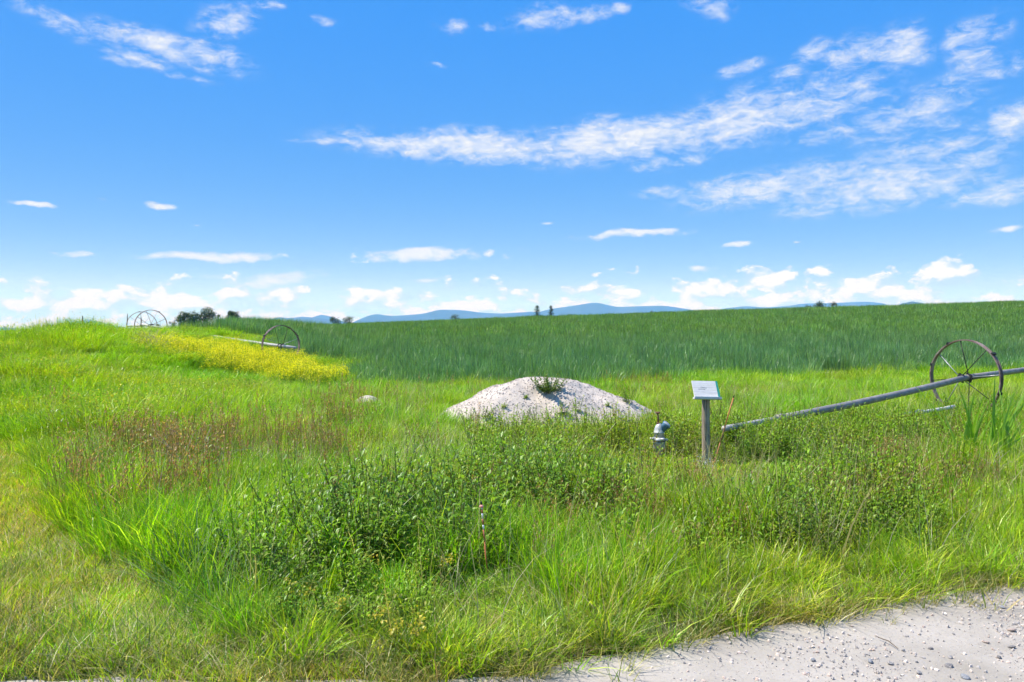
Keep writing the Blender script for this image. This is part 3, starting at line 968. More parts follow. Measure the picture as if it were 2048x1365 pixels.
def near_kit(x, y):
    # trampled lower round the valve, sign and stake
    return 1 - 0.62 * np.clip(ell(x, y, 2.15, 9.7, 0.95, 1.1) * 2.2, 0, 1) - 0.35 * np.clip(ell(x, y, 0.5, 13.1, 2.2, 0.8) * 2, 0, 1) - 0.70 * np.clip(ell(x, y, -0.14, 4.85, 0.42, 0.85) * 3, 0, 1)

def veg_layers():
    # ---- tall grass
    x, y = bands([(3.6, 6, 48), (6, 9, 38), (9, 14, 25), (14, 20, 17), (20, 30, 12)])
    e = y - edge(x)
    n = fbm(x * 1.2, y * 1.2, 3)
    w = sst(e, 0.0, 0.28) * (mown(x, y) < 0) * (field_in(x, y) < 0.4 + 2.2 * rng.random(len(x)) ** 2) * off_mound(x, y) * (bare(x, y) < 0.05)
    w = w * (1 - 0.6 * np.clip(forb_w(x, y) * 1.2, 0, 1)) * (1 - 0.35 * seed_w(x, y)) * (0.65 + 0.7 * n)
    w = w * np.where((x < -6.5) & (y > 16), 0.25, 1.0)
    k = rng.random(len(x)) < w
    x, y, e = x[k], y[k], e[k]
    s = (0.42 + 0.58 * sst(e, 0.1, 1.3)) * (0.75 + 0.5 * rng.random(len(x))) * (0.45 + 1.1 * (fbm(x * 0.9 + 40, y * 0.9, 3)))
    s = s * grass_tall(x, y)
    wd = np.maximum(s, 0.75) * (1 + 0.03 * y)
    s3 = np.stack([wd, wd, s], -1)
    tn = tints(x, y)
    dryk = (np.exp(-e / 0.7) * 0.7)[:, None]
    tn = tn * (1 - dryk) + tn * np.array([1.6, 1.15, 2.2]) * dryk
    scatter('tall_grass', 'tall bright green grass filling the verge up to the crop', 'grass', np.stack([x, y, ground_h(x, y) - 0.01], -1), s3, tn, protos(p_grass, 6, 'grass_tuft', M['plant']))
    # ---- mown grass
    x, y = bands([(2.6, 6, 62), (6, 10, 40), (10, 18, 22), (18, 26, 13)])
    e = y - edge(x)
    mw = mown(x, y)
    w = (mw > -0.25) * sst(e, -0.05, 0.15) * 1.0
    k = rng.random(len(x)) < w
    x, y, e = x[k], y[k], e[k]
    s = (0.8 + 0.5 * rng.random(len(x))) * (0.7 + 0.7 * fbm(x * 1.7, y * 1.7, 3)) * (1 + 0.02 * y)
    tn = tints(x, y, (1.38, 1.2, 1.0), 0.35, 0.32)
    dk = (0.5 * sst(fbm(x * 2.1 + 3, y * 2.1, 3), 0.40, 0.62) * np.exp(-np.clip(e - 0.2, 0, 9) / 1.6))[:, None]
    tn = tn * (1 - dk) + tn * np.array([1.5, 1.15, 2.6]) * dk
    scatter('mown_grass', 'short yellowish mown grass at the lower left', 'grass', np.stack([x, y, ground_h(x, y) - 0.005], -1), s, tn, protos(p_short, 5, 'short_tuft', M['plant']))
    # ---- dry verge tufts beside the road and thatch through the mown strip
    x, y = bands([(2.8, 6.5, 190), (6.5, 8, 60)])
    e = y - edge(x)
    w = sst(e, -0.12, 0.05) * np.exp(-np.clip(e, 0, 9) / 0.7) + 0.5 * (mown(x, y) > 0) * (fbm(x * 2.4, y * 2.4, 2) > 0.45) * (e > 0)
    w = np.maximum(w, 0.16 * sst(e, -0.45, 0.0) * (fbm(x * 3, y * 3, 2) > 0.5))
    k = rng.random(len(x)) < w
    x, y = x[k], y[k]
    s = 0.6 + 0.7 * rng.random(len(x))
    scatter('dry_grass', 'straw coloured dry grass along the road edge', 'grass', np.stack([x, y, ground_h(x, y)], -1), s, tints(x, y, (1, 1, 1), 0.3, 0.2), protos(p_dry, 5, 'dry_tuft', M['plant']))
    # ---- brown seed heads
    x, y = bands([(4.5, 10, 56), (10, 16, 36), (16, 25, 18)])
    w = seed_w(x, y) * (mown(x, y) < -0.1) * off_mound(x, y) * (y - edge(x) > 0.4) + 0.02 * (mown(x, y) < -0.3) * (y - edge(x) > 0.6) * off_mound(x, y) * (y < 16)
    k = rng.random(len(x)) < w
    x, y = x[k], y[k]
    s = 0.8 + 0.4 * rng.random(len(x))
    s = s * np.where(x > 0, 0.72, 1.0)
    s3 = np.stack([s * (1 + 0.03 * y), s * (1 + 0.03 * y), s], -1)
    scatter('seeding_grass', 'reddish brown seed heads of ripe grass in patches', 'grass', np.stack([x, y, ground_h(x, y)], -1), s3, tints(x, y, (1, 1, 1), 0.3, 0.1), protos(p_seed, 5, 'seed_tuft', M['plant']))
    # ---- bleached stalks
    x, y = bands([(4.2, 10, 26), (10, 20, 10)])
    w = (mown(x, y) < -0.2) * off_mound(x, y) * (y - edge(x) > 0.3) * (0.3 + (fbm(x, y, 2) > 0.55)) * (field_in(x, y) < 0)
    k = rng.random(len(x)) < w
    x, y = x[k], y[k]
    scatter('bleached_stalks', 'pale bent dead grass stalks among the green', 'grass', np.stack([x, y, ground_h(x, y)], -1), 0.8 + 0.5 * rng.random(len(x)), tints(x, y, (1, 1, 1), 0.2, 0.1), protos(p_stalk, 4, 'stalk_tuft', M['plant']))
    # ---- leafy weeds as ground cover
    x, y = bands([(3.8, 8, 46), (8, 14, 40), (14, 17, 22)])
    w = forb_w(x, y) * (mown(x, y) < -0.2) * off_mound(x, y) * (y - edge(x) > 0.15) * (bare(x, y) < 0.1)
    k = rng.random(len(x)) < w * 0.9 * (1 - np.clip(ell(x, y, 1.95, 9.7, 0.55, 0.85) * 3, 0, 1))
    x, y = x[k], y[k]
    s = (0.65 + 0.6 * rng.random(len(x))) * (0.55 + 0.45 * sst(y - edge(x), 0.3, 1.6)) * near_kit(x, y)
    scatter('leafy_undergrowth', 'low leafy green weeds spreading between the grass', 'weeds', np.stack([x, y, ground_h(x, y)], -1), s, tints(x, y, (1, 1, 1), 0.3, 0.2), protos(p_forb, 6, 'leafy_sprig', M['plant']))
    # ---- meadow on the bank
    x, y = bands([(12, 20, 13), (20, 32, 10), (32, 46, 4)])
    w = sst(-x, 4.6, 7.5) * (field_in(x, y) < 0.2) * (mown(x, y) < 0.1) * (1 - 0.5 * seed_w(x, y)) * (1 - 0.7 * must_w(x, y))
    k = rng.random(len(x)) < w
    x, y = x[k], y[k]
    s = (0.85 + 0.5 * rng.random(len(x))) * (0.45 + 1.15 * fbm(x * 0.8 + 2, y * 0.8, 3))
    s3 = np.stack([np.maximum(s, 0.9) * 1.2, np.maximum(s, 0.9) * 1.2, s * (0.8 + 0.3 * sst(y, 20, 26)) * (1 - 0.52 * sst(x, -14.0, -11.5) * sst(y, 17, 21)) * (1 - 0.5 * sst(y, 27.5, 29.5) * sst(x, -18.5, -16) * (x < -11))], -1)
    scatter('bank_meadow', 'yellow green meadow plants covering the bank', 'meadow', np.stack([x, y, ground_h(x, y)], -1), s3, tints(x, y, (1.0, 1.0, 1), 0.35, 0.3), protos(p_meadow, 6, 'meadow_tuft', M['plant']))
    # ---- mustard
    x, y = bands([(17.5, 30, 17)])
    mw = must_w(x, y)
    sparse = 0.05 * sst(-x, 6, 9) * (fbm(x * 0.7, y * 0.7, 2) > 0.5)
    k = rng.random(len(x)) < np.maximum(1.0 * mw * sst(fbm(x * 1.4 + 4, y * 1.4, 3) + 0.22 * mw, 0.40, 0.66), sparse) * (x > -15)
    x, y = x[k], y[k]
    s = (0.46 + 0.24 * rng.random(len(x))) * (1 + 0.22 * sst(x, -7.2, -5.8)) * (0.7 + 0.3 * must_w(x, y))
    s = np.stack([np.maximum(s, 0.8), np.maximum(s, 0.8), s], -1)
    scatter('yellow_mustard', 'mass of yellow flowering mustard along the bank', 'flowers', np.stack([x, y, ground_h(x, y)], -1), s, np.ones((len(x), 3)) * (0.85 + 0.3 * rng.random((len(x), 1))), protos(p_must, 6, 'mustard_plant', M['plant']))
    # ---- the crop
    def crop(bl, pr, name, label, wide):
        x, y = bands(bl)
        w = (field_in(x, y) > 0) * np.where(bare(x, y) > 0, 0.25, 1)
        k = rng.random(len(x)) < w
        x, y = x[k], y[k]
        s = (0.82 + 0.26 * rng.random(len(x))) * (0.9 + 0.25 * (fbm(x * 0.25 + 9, y * 0.25, 3))) * (0.72 + 0.28 * sst(field_in(x, y), 0, 2.5))
        s3 = np.stack([np.full(len(x), wide), np.full(len(x), wide), s], -1)
        tn = tints(x, y, (1, 1, 1), 0.16, 0.1)
        g = sst(y, 28, 60)[:, None]
        tn = tn * ((1 - g) * np.array([0.92, 1.0, 1.25]) + g * np.array([1.08, 1.06, 0.82]))
        scatter(name, label, 'crop', np.stack([x, y, ground_h(x, y) - 0.02], -1), s3, tn, pr, tilt=0.04)
    crop([(21, 32, 3.4, 0.78, 3), (32, 48, 2.6, 0.78, 3)], protos(p_crop, 7, 'crop_clump', M['crop']), 'young_crop', 'dense blue green cereal crop along the near side of the field', 1.0)
    crop([(48, 80, 0.62, 0.78, 3), (80, 125, 0.45, 0.78, 3)], protos(p_crop_far, 7, 'crop_patch', M['crop']), 'distant_crop', 'cereal crop covering the far slope up to the skyline', 1.0)
veg_layers()

# ------------------------------------------------------------------ gravel mound
def pebble_mesh(seed):
    bm = bmesh.new()
    bmesh.ops.create_icosphere(bm, subdivisions=1, radius=1.0)
    r = random.Random(seed)
    for v in bm.verts:
        v.co *= 0.78 + 0.4 * r.random()
        v.co.z *= 0.62
        v.co.x *= 1.2
    me = bpy.data.meshes.new('pebble'); bm.to_mesh(me); bm.free()
    me.materials.append(M['pebble'])
    return me
PEB = [bpy.data.objects.new('pebble', pebble_mesh(i)) for i in range(5)]
STONE_C = np.array([(0.42, 0.37, 0.32), (0.34, 0.31, 0.28), (0.48, 0.43, 0.38), (0.29, 0.275, 0.26), (0.44, 0.35, 0.29), (0.25, 0.24, 0.23)])

def build_mound():
    n = 150
    xs = np.linspace(MC[0] - 2.1, MC[0] + 2.9, n); ys = np.linspace(MC[1] - 2.1, MC[1] + 2.1, n)
    X, Y = np.meshgrid(xs, ys)
    Z, r = mound_h(X, Y)
    G = ground_h(X, Y)
    Z = G + np.where(r < 1.0, Z, -0.10 * (r - 1) * 4 - 0.01)
    idx = np.arange(n * n).reshape(n, n)
    f = np.stack([idx[:-1, :-1], idx[:-1, 1:], idx[1:, 1:], idx[1:, :-1]], -1).reshape(-1, 4)
    rc = (r[:-1, :-1] + r[1:, 1:]).ravel() / 2
    f = f[rc < 1.12]
    o = link('gravel_mound', make_mesh('gravel_mound', np.stack([X, Y, Z], -1).reshape(-1, 3), f, M['mound'], True))
    tag(o, 'broad pinkish grey gravel mound with weeds on top', 'mound')
    m = 14000
    x = MC[0] - 1.9 + 4.5 * rng.random(m); y = MC[1] - 1.8 + 3.4 * rng.random(m)
    z, r = mound_h(x, y)
    k = (r < 1.02)
    x, y, z = x[k], y[k], z[k]
    s = 0.006 + 0.015 * rng.random(len(x)) ** 3.5
    c = STONE_C[rng.integers(0, 5, len(x))] * (0.75 + 0.7 * rng.random((len(x), 1)))
    q = scatter('gravel', None, None, np.stack([x, y, ground_h(x, y) + z - 0.002], -1), s, c, PEB, rng.random((len(x), 3)) * 6.28, parent=o)
build_mound()

def build_gravel():
    m = 190000
    x = -4 + 9.5 * rng.random(m); y = 2.4 + 4.2 * rng.random(m)
    e = edge(x) - y
    w = sst(e, -0.15, 0.12) * (0.30 + 0.9 * sst(x + 0.35 * e, 1.4, 3.4)) * (0.3 + 1.2 * sst(fbm(x * 1.7, y * 1.7, 3), 0.35, 0.65))
    k = rng.random(m) < w * 0.5
    x, y = x[k], y[k]
    s = 0.0020 + 0.010 * rng.random(len(x)) ** 5
    c = STONE_C[rng.integers(0, 6, len(x))] * (1.15 + 0.5 * rng.random((len(x), 1)))
    scatter('gravel', 'loose small gravel scattered over the pale road', 'gravel', np.stack([x, y, 0.012 + 0 * x], -1), s, c, PEB, rng.random((len(x), 3)) * 6.28)
    # pale gravel of the bare patches in the grass
    xs, ys = [], []
    for (cx, cy, rx, ry) in BARE:
        q = int(900 * rx * ry * 3)
        xs.append(cx + rx * 1.1 * (rng.random(q) * 2 - 1)); ys.append(cy + ry * 1.1 * (rng.random(q) * 2 - 1))
    x = np.concatenate(xs); y = np.concatenate(ys)
    k = bare(x, y) > 0.0
    x, y = x[k], y[k]
    s = 0.010 + 0.03 * rng.random(len(x)) ** 2
    c = STONE_C[rng.integers(0, 5, len(x))] * (1.1 + 0.3 * rng.random((len(x), 1)))
    scatter('rubble', 'pale gravel showing in bare patches in the grass', 'gravel', np.stack([x, y, ground_h(x, y) + 0.01], -1), s, c, PEB, rng.random((len(x), 3)) * 6.28)
build_gravel()

# low gravel heap left of the mound
def small_heap():
    cx, cy, rx, ry = BARE[0]
    n = 40
    xs = np.linspace(cx - 0.55, cx + 0.55, n); ys = np.linspace(cy - 0.6, cy + 0.6, n)
    X, Y = np.meshgrid(xs, ys)
    r = np.sqrt(((X - cx) / 0.5) ** 2 + ((Y - cy) / 0.55) ** 2)
    Z = ground_h(X, Y) + 0.30 * np.clip(1 - r ** 1.4, -0.1, 1) + 0.05 * (fbm(X * 7, Y * 7, 3) - 0.5)
    idx = np.arange(n * n).reshape(n, n)
    f = np.stack([idx[:-1, :-1], idx[:-1, 1:], idx[1:, 1:], idx[1:, :-1]], -1).reshape(-1, 4)
    o = link('gravel_heap', make_mesh('gravel_heap', np.stack([X, Y, Z], -1).reshape(-1, 3), f, M['mound'], True))
    tag(o, 'small low gravel heap half hidden in grass left of the mound', 'gravel heap')
small_heap()

# ------------------------------------------------------------------ stones on the road
def build_stones():
    def stone(px, py, size, cname, label):
        d = pix_dir(px, py)
        y = -EYE / d.z
        m, t = new_mat('stone')
        tc = t.n('ShaderNodeTexCoord')
        n, _ = t.noise(tc.outputs['Object'], 2.5, 5, 0.65)
        c = cname
        principled(t, t.ramp(n, [(0.3, tuple(q * 0.7 for q in c)), (0.7, tuple(q * 1.2 for q in c))]), 0.8, 0, 0.25, n, 0.05, 0.5)
        bm = bmesh.new()
        bmesh.ops.create_icosphere(bm, subdivisions=2, radius=1.0)
        rr = random.Random(int(px))
        ph = [rr.random() * 6 for _ in range(4)]
        for v in bm.verts:
            k = 1 + 0.16 * math.sin(2.3 * v.co.x + ph[0]) + 0.14 * math.sin(2.9 * v.co.y + ph[1]) + 0.1 * math.sin(3.7 * v.co.z + ph[2])
            v.co = Vector((v.co.x * 1.25 * k, v.co.y * k, v.co.z * 0.6 * k))
        o = bm_obj('stone', bm, m, smooth=True, loc=(d.x * y, y, 0.012 + size * 0.22), rot=(rr.random() * 0.3, rr.random() * 0.3, rr.random() * 6))
        size *= 0.88
        o.scale = (size, size, size)
        tag(o, label, 'stone', 'stones lying on the gravel road')
    bl, gr, pk, dk = (0.29, 0.30, 0.315), (0.37, 0.35, 0.33), (0.44, 0.36, 0.31), (0.23, 0.22, 0.215)
    stone(2005, 1220, 0.016, bl, 'blue grey stone at the grass fringe near the right edge')
    stone(1741, 1328, 0.018, bl, 'flat blue grey stone below the dry twig')
    stone(1781, 1333, 0.015, gr, 'mid grey stone right of the flat blue one below the twig')
    stone(1626, 1326, 0.013, bl, 'small blue stone alone on the pale gravel left of the twig')
    stone(1898, 1338, 0.018, dk, 'dark grey stone in the gravel near the bottom edge')
    stone(1930, 1361, 0.020, bl, 'rounded blue stone at the bottom edge')
    stone(1998, 1320, 0.014, dk, 'small dark stone in the right hand gravel, above its neighbours')
    stone(2022, 1300, 0.016, dk, 'dark stone close to the right edge above the road bottom')
    stone(1900, 1320, 0.013, gr, 'grey pebble just above the dark grey stone')
    stone(2022, 1266, 0.020, pk, 'pale broad stone near the right edge of the road')
    stone(1972, 1290, 0.013, pk, 'pinkish pebble in the right hand gravel')
    stone(1862, 1302, 0.012, dk, 'small dark pebble right of the dry twig')
    stone(2035, 1252, 0.013, gr, 'light grey pebble highest at the right road edge')
    stone(1838, 1352, 0.014, gr, 'grey stone at the bottom edge below the twig')
build_stones()

# ------------------------------------------------------------------ irrigation wheel lines
RW = 0.75
def make_wheel(parent, hub, axis, nsp=9, seed=0, lugs=(30, 75), rim_w=0.115, buried=None):
    """steel wheel: banded rim, spokes from two collars, cleats"""
    r = random.Random(seed)
    z = Vector(axis).normalized()
    up = Vector((0, 0, 1)); xx = up.cross(z).normalized(); yy = z.cross(xx).normalized()
    Mx = Matrix((xx, yy, z)).transposed().to_4x4(); Mx.translation = Vector(hub)
    n = 72
    # rim profile: two raised ribs on the outside
    prof = [(-0.5, 0.0), (-0.5, 0.022), (-0.30, 0.022), (-0.26, 0.008), (-0.06, 0.008), (-0.03, 0.016), (0.03, 0.016), (0.06, 0.008), (0.26, 0.008), (0.30, 0.022), (0.5, 0.022), (0.5, 0.0)]
    bm = bmesh.new()
    rings = []
    for k in range(n):
        a = 2 * math.pi * k / n
        wob = 0.006 * math.sin(2 * a + seed) + 0.004 * math.sin(5 * a)
        rings.append([bm.verts.new(Mx @ Vector(((RW - 0.022 + q + wob) * math.cos(a), (RW - 0.022 + q + wob) * math.sin(a), w * rim_w))) for w, q in prof])
    for k in range(n):
        a, b = rings[k], rings[(k + 1) % n]
        for j in range(len(prof)):
            bm.faces.new((a[j], a[(j + 1) % len(prof)], b[(j + 1) % len(prof)], b[j]))
    wheel = bm_obj('wheel', bm, M['rim'], parent)
    for k in range(nsp):
        a = 2 * math.pi * k / nsp + 0.2 + seed
        side = 1 if k % 2 else -1
        p0 = Mx @ Vector((0.06 * math.cos(a), 0.06 * math.sin(a), side * 0.11))
        p1 = Mx @ Vector(((RW - 0.02) * math.cos(a + 0.06), (RW - 0.02) * math.sin(a + 0.06), -side * 0.02))
        bm = bmesh.new(); add_tube(bm, [p0, p1], 0.0085, 6)
        bm_obj('spoke', bm, M['galv'] if k % 3 == 0 else M['dark'], wheel, True)
    for s in (-0.11, 0.11):
        bm = bmesh.new()
        add_tube(bm, [Mx @ Vector((0, 0, s - 0.022)), Mx @ Vector((0, 0, s + 0.022))], 0.078, 14)
        for q in range(2):
            a = 1.2 + q * 3.14
            add_box(bm, Mx @ Vector((0.085 * math.cos(a), 0.085 * math.sin(a), s)), (0.03, 0.04, 0.03))
        bm_obj('hub_collar', bm, M['dark'], wheel)
    for deg in lugs:
        a = R(deg)
        rot = Matrix((xx * math.cos(a) + yy * math.sin(a), -xx * math.sin(a) + yy * math.cos(a), z)).transposed()
        bm = bmesh.new(); add_box(bm, Mx @ Vector(((RW + 0.008) * math.cos(a), (RW + 0.008) * math.sin(a), 0)), (0.035, 0.05, rim_w * 1.25), rot, 0.004)
        bm_obj('cleat', bm, M['dark'], wheel)
    return wheel

def pipe_part(parent, p0, p1, r, mat, name='pipe', sag=0.0, n=14):
    pts = []
    for k in range(9):
        t = k / 8
        p = Vector(p0).lerp(Vector(p1), t); p.z -= sag * 4 * t * (1 - t)
        pts.append(p)
    bm = bmesh.new(); add_tube(bm, pts, r, n)
    return bm_obj(name, bm, mat, parent, True)

def line_right():
    hub = at(1930, 756, 15.6)
    th = R(53)
    ax = Vector((math.sin(th), math.cos(th), 0))
    e = empty('irrigation_wheel_line', (hub.x, hub.y, gh(hub.x, hub.y)))
    tag(e, 'grey irrigation pipe slanting down from a large spoked steel wheel', 'irrigation line', 'wheel line irrigation pipes')
    inv = Matrix.Translation(-Vector(e.location))
    L = lambda p: inv @ Vector(p)
    tail = at(1556, 838, 11.75)
    low = at(1448, 858, 10.75)
    far = hub + (hub - tail).normalized() * 9.0
    far = hub + Vector((ax.x * 9, ax.y * 9, 0.22))
    pipe_part(e, L(hub), L(tail), 0.058, M['alu'], sag=0.03)
    pipe_part(e, L(hub), L(far), 0.058, M['alu'])
    pipe_part(e, L(tail + (tail - hub).normalized() * 0.01), L(low), 0.042, M['alu_pale'], 'pipe_end')
    d = (tail - hub).normalized()
    bm = bmesh.new(); add_tube(bm, [L(tail - d * 0.14), L(tail + d * 0.02)], [0.066, 0.066], 14)
    bm_obj('coupler', bm, M['alu'], e, True)
    th2 = R(66)
    make_wheel(e, L(hub), Vector((math.sin(th2), math.cos(th2), 0)), 8, 0.4, lugs=(18, 62, 140, 200, 255, 320), rim_w=0.085)
line_right()

def line_left():
    hB = at(302, 652, 37.3); hC = at(562, 692, 29.0)
    e = empty('irrigation_wheel_line', (hC.x, hC.y, gh(hC.x, hC.y)))
    tag(e, 'irrigation pipe running through yellow mustard between two spoked wheels', 'irrigation line', 'wheel line irrigation pipes')
    L = lambda p: Vector(p) - Vector(e.location)
    ax = (hC - hB).normalized()
    pipe_part(e, L(hB - ax * 1.2), L(hC + ax * 1.0), 0.062, M['alu_pale'], sag=0.05)
    flat = Vector((ax.x, ax.y, 0)).normalized()
    make_wheel(e, L(hB), flat, 9, 0.9, lugs=(60, 200), rim_w=0.06)
    make_wheel(e, L(hC), flat, 8, 0.1, lugs=(150, 30, 270))
line_left()

def line_back():
    h = at(284, 652, 42.0)
    e = empty('irrigation_wheel_line', (h.x, h.y, gh(h.x, h.y)))
    tag(e, 'thin rimmed wheel on its axle partly behind another on the skyline bank', 'irrigation line', 'wheel line irrigation pipes')
    L = lambda p: Vector(p) - Vector(e.location)
    ax = Vector((0.6, -0.8, 0)).normalized()
    pipe_part(e, L(h - ax * 3.5), L(h + ax * 0.6), 0.05, M['alu_pale'], 'axle')
    make_wheel(e, L(h), ax, 8, 2.2, lugs=(100,), rim_w=0.05)
line_back()

def skyline_posts():
    for px, top, dx, y, lab in ((282, 634, 0, 33.5, 'thin dark upright stake in front of the skyline wheels'), (255, 628, -4, 35, 'leaning thin dark stake left of the skyline wheels'), (165, 632, 0, 27.0, 'slim dark stake in front of the lone blue hill')):
        p1 = at(px, top, y); b = at(px + dx, top, y)
        p0 = Vector((b.x, y, gh(b.x, y) - 0.02))
        bm = bmesh.new(); add_tube(bm, [p0 - p0, (p1 - p0) * 0.5, (p1 - p0) * 0.94, p1 - p0], [0.020, 0.016, 0.016, 0.009], 7)
        o = bm_obj('stake', bm, M['dark'], None, False, loc=p0)
        tag(o, lab, 'stake')
skyline_posts()

# pale pipe lying in the grass
def ground_pipe():
    a = at(1775, 853, 13.6); b = at(1908, 836, 14.6)
    a.z = gh(a.x, a.y) + 0.24; b.z = gh(b.x, b.y) + 0.30
    e = empty('plastic_pipe', (a.x, a.y, gh(a.x, a.y)))
    tag(e, 'thin dirty white pipe lying in the grass below the big wheel', 'pipe')
    pipe_part(e, a - e.location, b - e.location, 0.033, M['white_pipe'], 'tube', 0.02)
    d = (b - a).normalized(); m = a.lerp(b, 0.45) - e.location
    bm = bmesh.new(); add_tube(bm, [m - d * 0.06, m + d * 0.06], 0.042, 12)
    bm_obj('coupling', bm, M['white_pipe'], e, True)
ground_pipe()

# ------------------------------------------------------------------ wooden sign on a post
def build_sign():
    y = 9.9
    b = at(1412, 930, y); b.z = gh(b.x, y)
    top = at(1411, 800, y)
    e = empty('sign_post', b)
    tag(e, 'weathered grey sign board with teal edge on a round wooden post', 'sign')
    H = top.z - b.z
    bm = bmesh.new()
    n = 18
    rings = []
    zs = np.linspace(-0.05, H, 14)
    for i, z in enumerate(zs):
        ring = []
        for k in range(n):
            a = 2 * math.pi * k / n
            r = 0.051 - 0.006 * z / H + 0.004 * math.sin(3 * a + 1) + 0.0025 * math.sin(7 * a + 2.0) + 0.002 * math.sin(9 * z + a)
            ring.append(bm.verts.new((r * math.cos(a) - 0.018 * z * 0.6, r * math.sin(a), z)))
        rings.append(ring)
    for p, q in zip(rings, rings[1:]):
        for k in range(n): bm.faces.new((p[k], p[(k + 1) % n], q[(k + 1) % n], q[k]))
    bm.faces.new(rings[0][::-1]); bm.faces.new(rings[-1])
    bm_obj('post', bm, M['post'], e, True)
    tilt = Matrix.Rotation(R(-36), 3, 'X') @ Matrix.Rotation(R(2), 3, 'Y')
    yaw = Matrix.Rotation(R(7), 3, 'Z')
    rot = yaw @ tilt
    hc = Vector((-0.012, 0.02, H + 0.125))
    bm = bmesh.new(); add_box(bm, (0, 0, 0), (0.305, 0.024, 0.245), None, 0.003)
    o = bm_obj('board', bm, M['board'], e); o.location = hc; o.rotation_euler = rot.to_euler()
    bm = bmesh.new(); add_box(bm, (0, 0, 0), (0.020, 0.028, 0.243), None, 0.002)
    q = bm_obj('edge_strip', bm, M['teal'], e); q.location = hc + rot @ Vector((0.164, -0.003, 0)); q.rotation_euler = rot.to_euler()
    q['label'] = 'teal painted strip along one edge'
    bm = bmesh.new(); add_box(bm, (0, 0, 0), (0.345, 0.085, 0.030), None, 0.003)
    q = bm_obj('ledge', bm, M['board'], e); q.location = hc + rot @ Vector((0, -0.022, -0.138)); q.rotation_euler = (rot.to_euler().x * 0.3, rot.to_euler().y, rot.to_euler().z)
    # faint scratched marks, cracks of the plank
    for k, (sx, sz, pts) in enumerate([(-0.055, 0.022, [(0, 0), (.010, .008), (.02, .002), (.034, -.004), (.05, 0.0)]), (0.0, 0.015, [(0, 0.004), (.012, -.004), (.022, .003)]), (-0.09, -0.002, [(0, 0), (.05, .002), (.09, -.001)])]):
        bm = bmesh.new()
        add_tube(bm, [rot @ Vector((sx + p, -0.0125, sz + z)) for p, z in pts], 0.0018, 5)
        bm_obj('scratch_mark', bm, M['dark'], e, loc=hc)
    bm = bmesh.new(); add_tube(bm, [rot @ Vector((0.06, 0, 0.12)), rot @ Vector((0.06, 0, 0.137))], 0.005, 6)
    bm_obj('nail', bm, M['rust'], e, loc=hc)
build_sign()

# ------------------------------------------------------------------ irrigation valve
def build_valve():
    y = 10.5
    b = at(1318, 925, y); b.z = gh(b.x, y)
    e = empty('irrigation_valve', b)
    tag(e, 'pale metal irrigation valve riser with a rusty screw handle', 'valve')
    bm = bmesh.new()
    add_lathe(bm, [(0.045, -0.1), (0.045, 0.10), (0.050, 0.11), (0.072, 0.135), (0.078, 0.15), (0.078, 0.205), (0.082, 0.21), (0.082, 0.222), (0.070, 0.226)], 24)
    bm_obj('riser', bm, M['valve'], e, True)
    bm = bmesh.new()
    add_lathe(bm, [(0.072, 0.228), (0.086, 0.232), (0.086, 0.262), (0.076, 0.268), (0.070, 0.285)], 24)
    for s, a in ((1, 0.3), (-1, 0.3), (1, 1.9), (-1, 1.9)):
        rot = Matrix.Rotation(a + (0 if s > 0 else math.pi), 3, 'Z')
        add_box(bm, rot @ Vector((0.098, 0, 0.258 - 0.012 * s)), (0.055, 0.05, 0.026), rot, 0.006)
    bm_obj('flange_ring', bm, M['valve'], e, True)
    bm = bmesh.new()
    add_lathe(bm, [(0.068, 0.282), (0.068, 0.34), (0.071, 0.342), (0.071, 0.352), (0.066, 0.356), (0.060, 0.40), (0.046, 0.435), (0.030, 0.455), (0.020, 0.465)], 24)
    bm_obj('bonnet', bm, M['valve'], e, True)
    # side outlet, its mouth facing up and to the right
    bm = bmesh.new()
    d = Vector((0.62, -0.25, 0.74)).normalized()
    c0 = Vector((0.02, 0, 0.37))
    add_tube(bm, [c0, c0 + d * 0.10, c0 + d * 0.11, c0 + d * 0.125], [0.048, 0.052, 0.060, 0.060], 20)
    out = bm_obj('outlet', bm, M['valve_blue'], e, True)
    bm = bmesh.new()
    add_tube(bm, [c0 + d * 0.126, c0 + d * 0.134], [0.056, 0.050], 20)
    bm_obj('outlet_cap', bm, M['valve'], out, True)
    bm = bmesh.new()
    add_tube(bm, [(-0.012, 0, 0.45), (-0.012, 0, 0.475), (-0.012, 0, 0.48)], [0.020, 0.020, 0.012], 12)
    add_tube(bm, [(-0.012, 0, 0.47), (-0.016, 0, 0.60)], [0.0105, 0.0105], 10)
    st = bm_obj('stem', bm, M['rust'], e, True)
    bm = bmesh.new()
    add_lathe(bm, [(0.012, 0.592), (0.030, 0.600), (0.033, 0.608), (0.030, 0.616), (0.010, 0.620)], 14, (-0.016, 0, 0))
    bm_obj('handle', bm, M['rust'], st, True)
    bm = bmesh.new(); add_tube(bm, [(-0.080, 0.004, 0.245), (-0.02, -0.088, 0.238), (0.055, -0.078, 0.236), (0.085, -0.02, 0.24)], 0.006, 8)
    bm_obj('clamp_wire', bm, M['dark'], e, True)
build_valve()

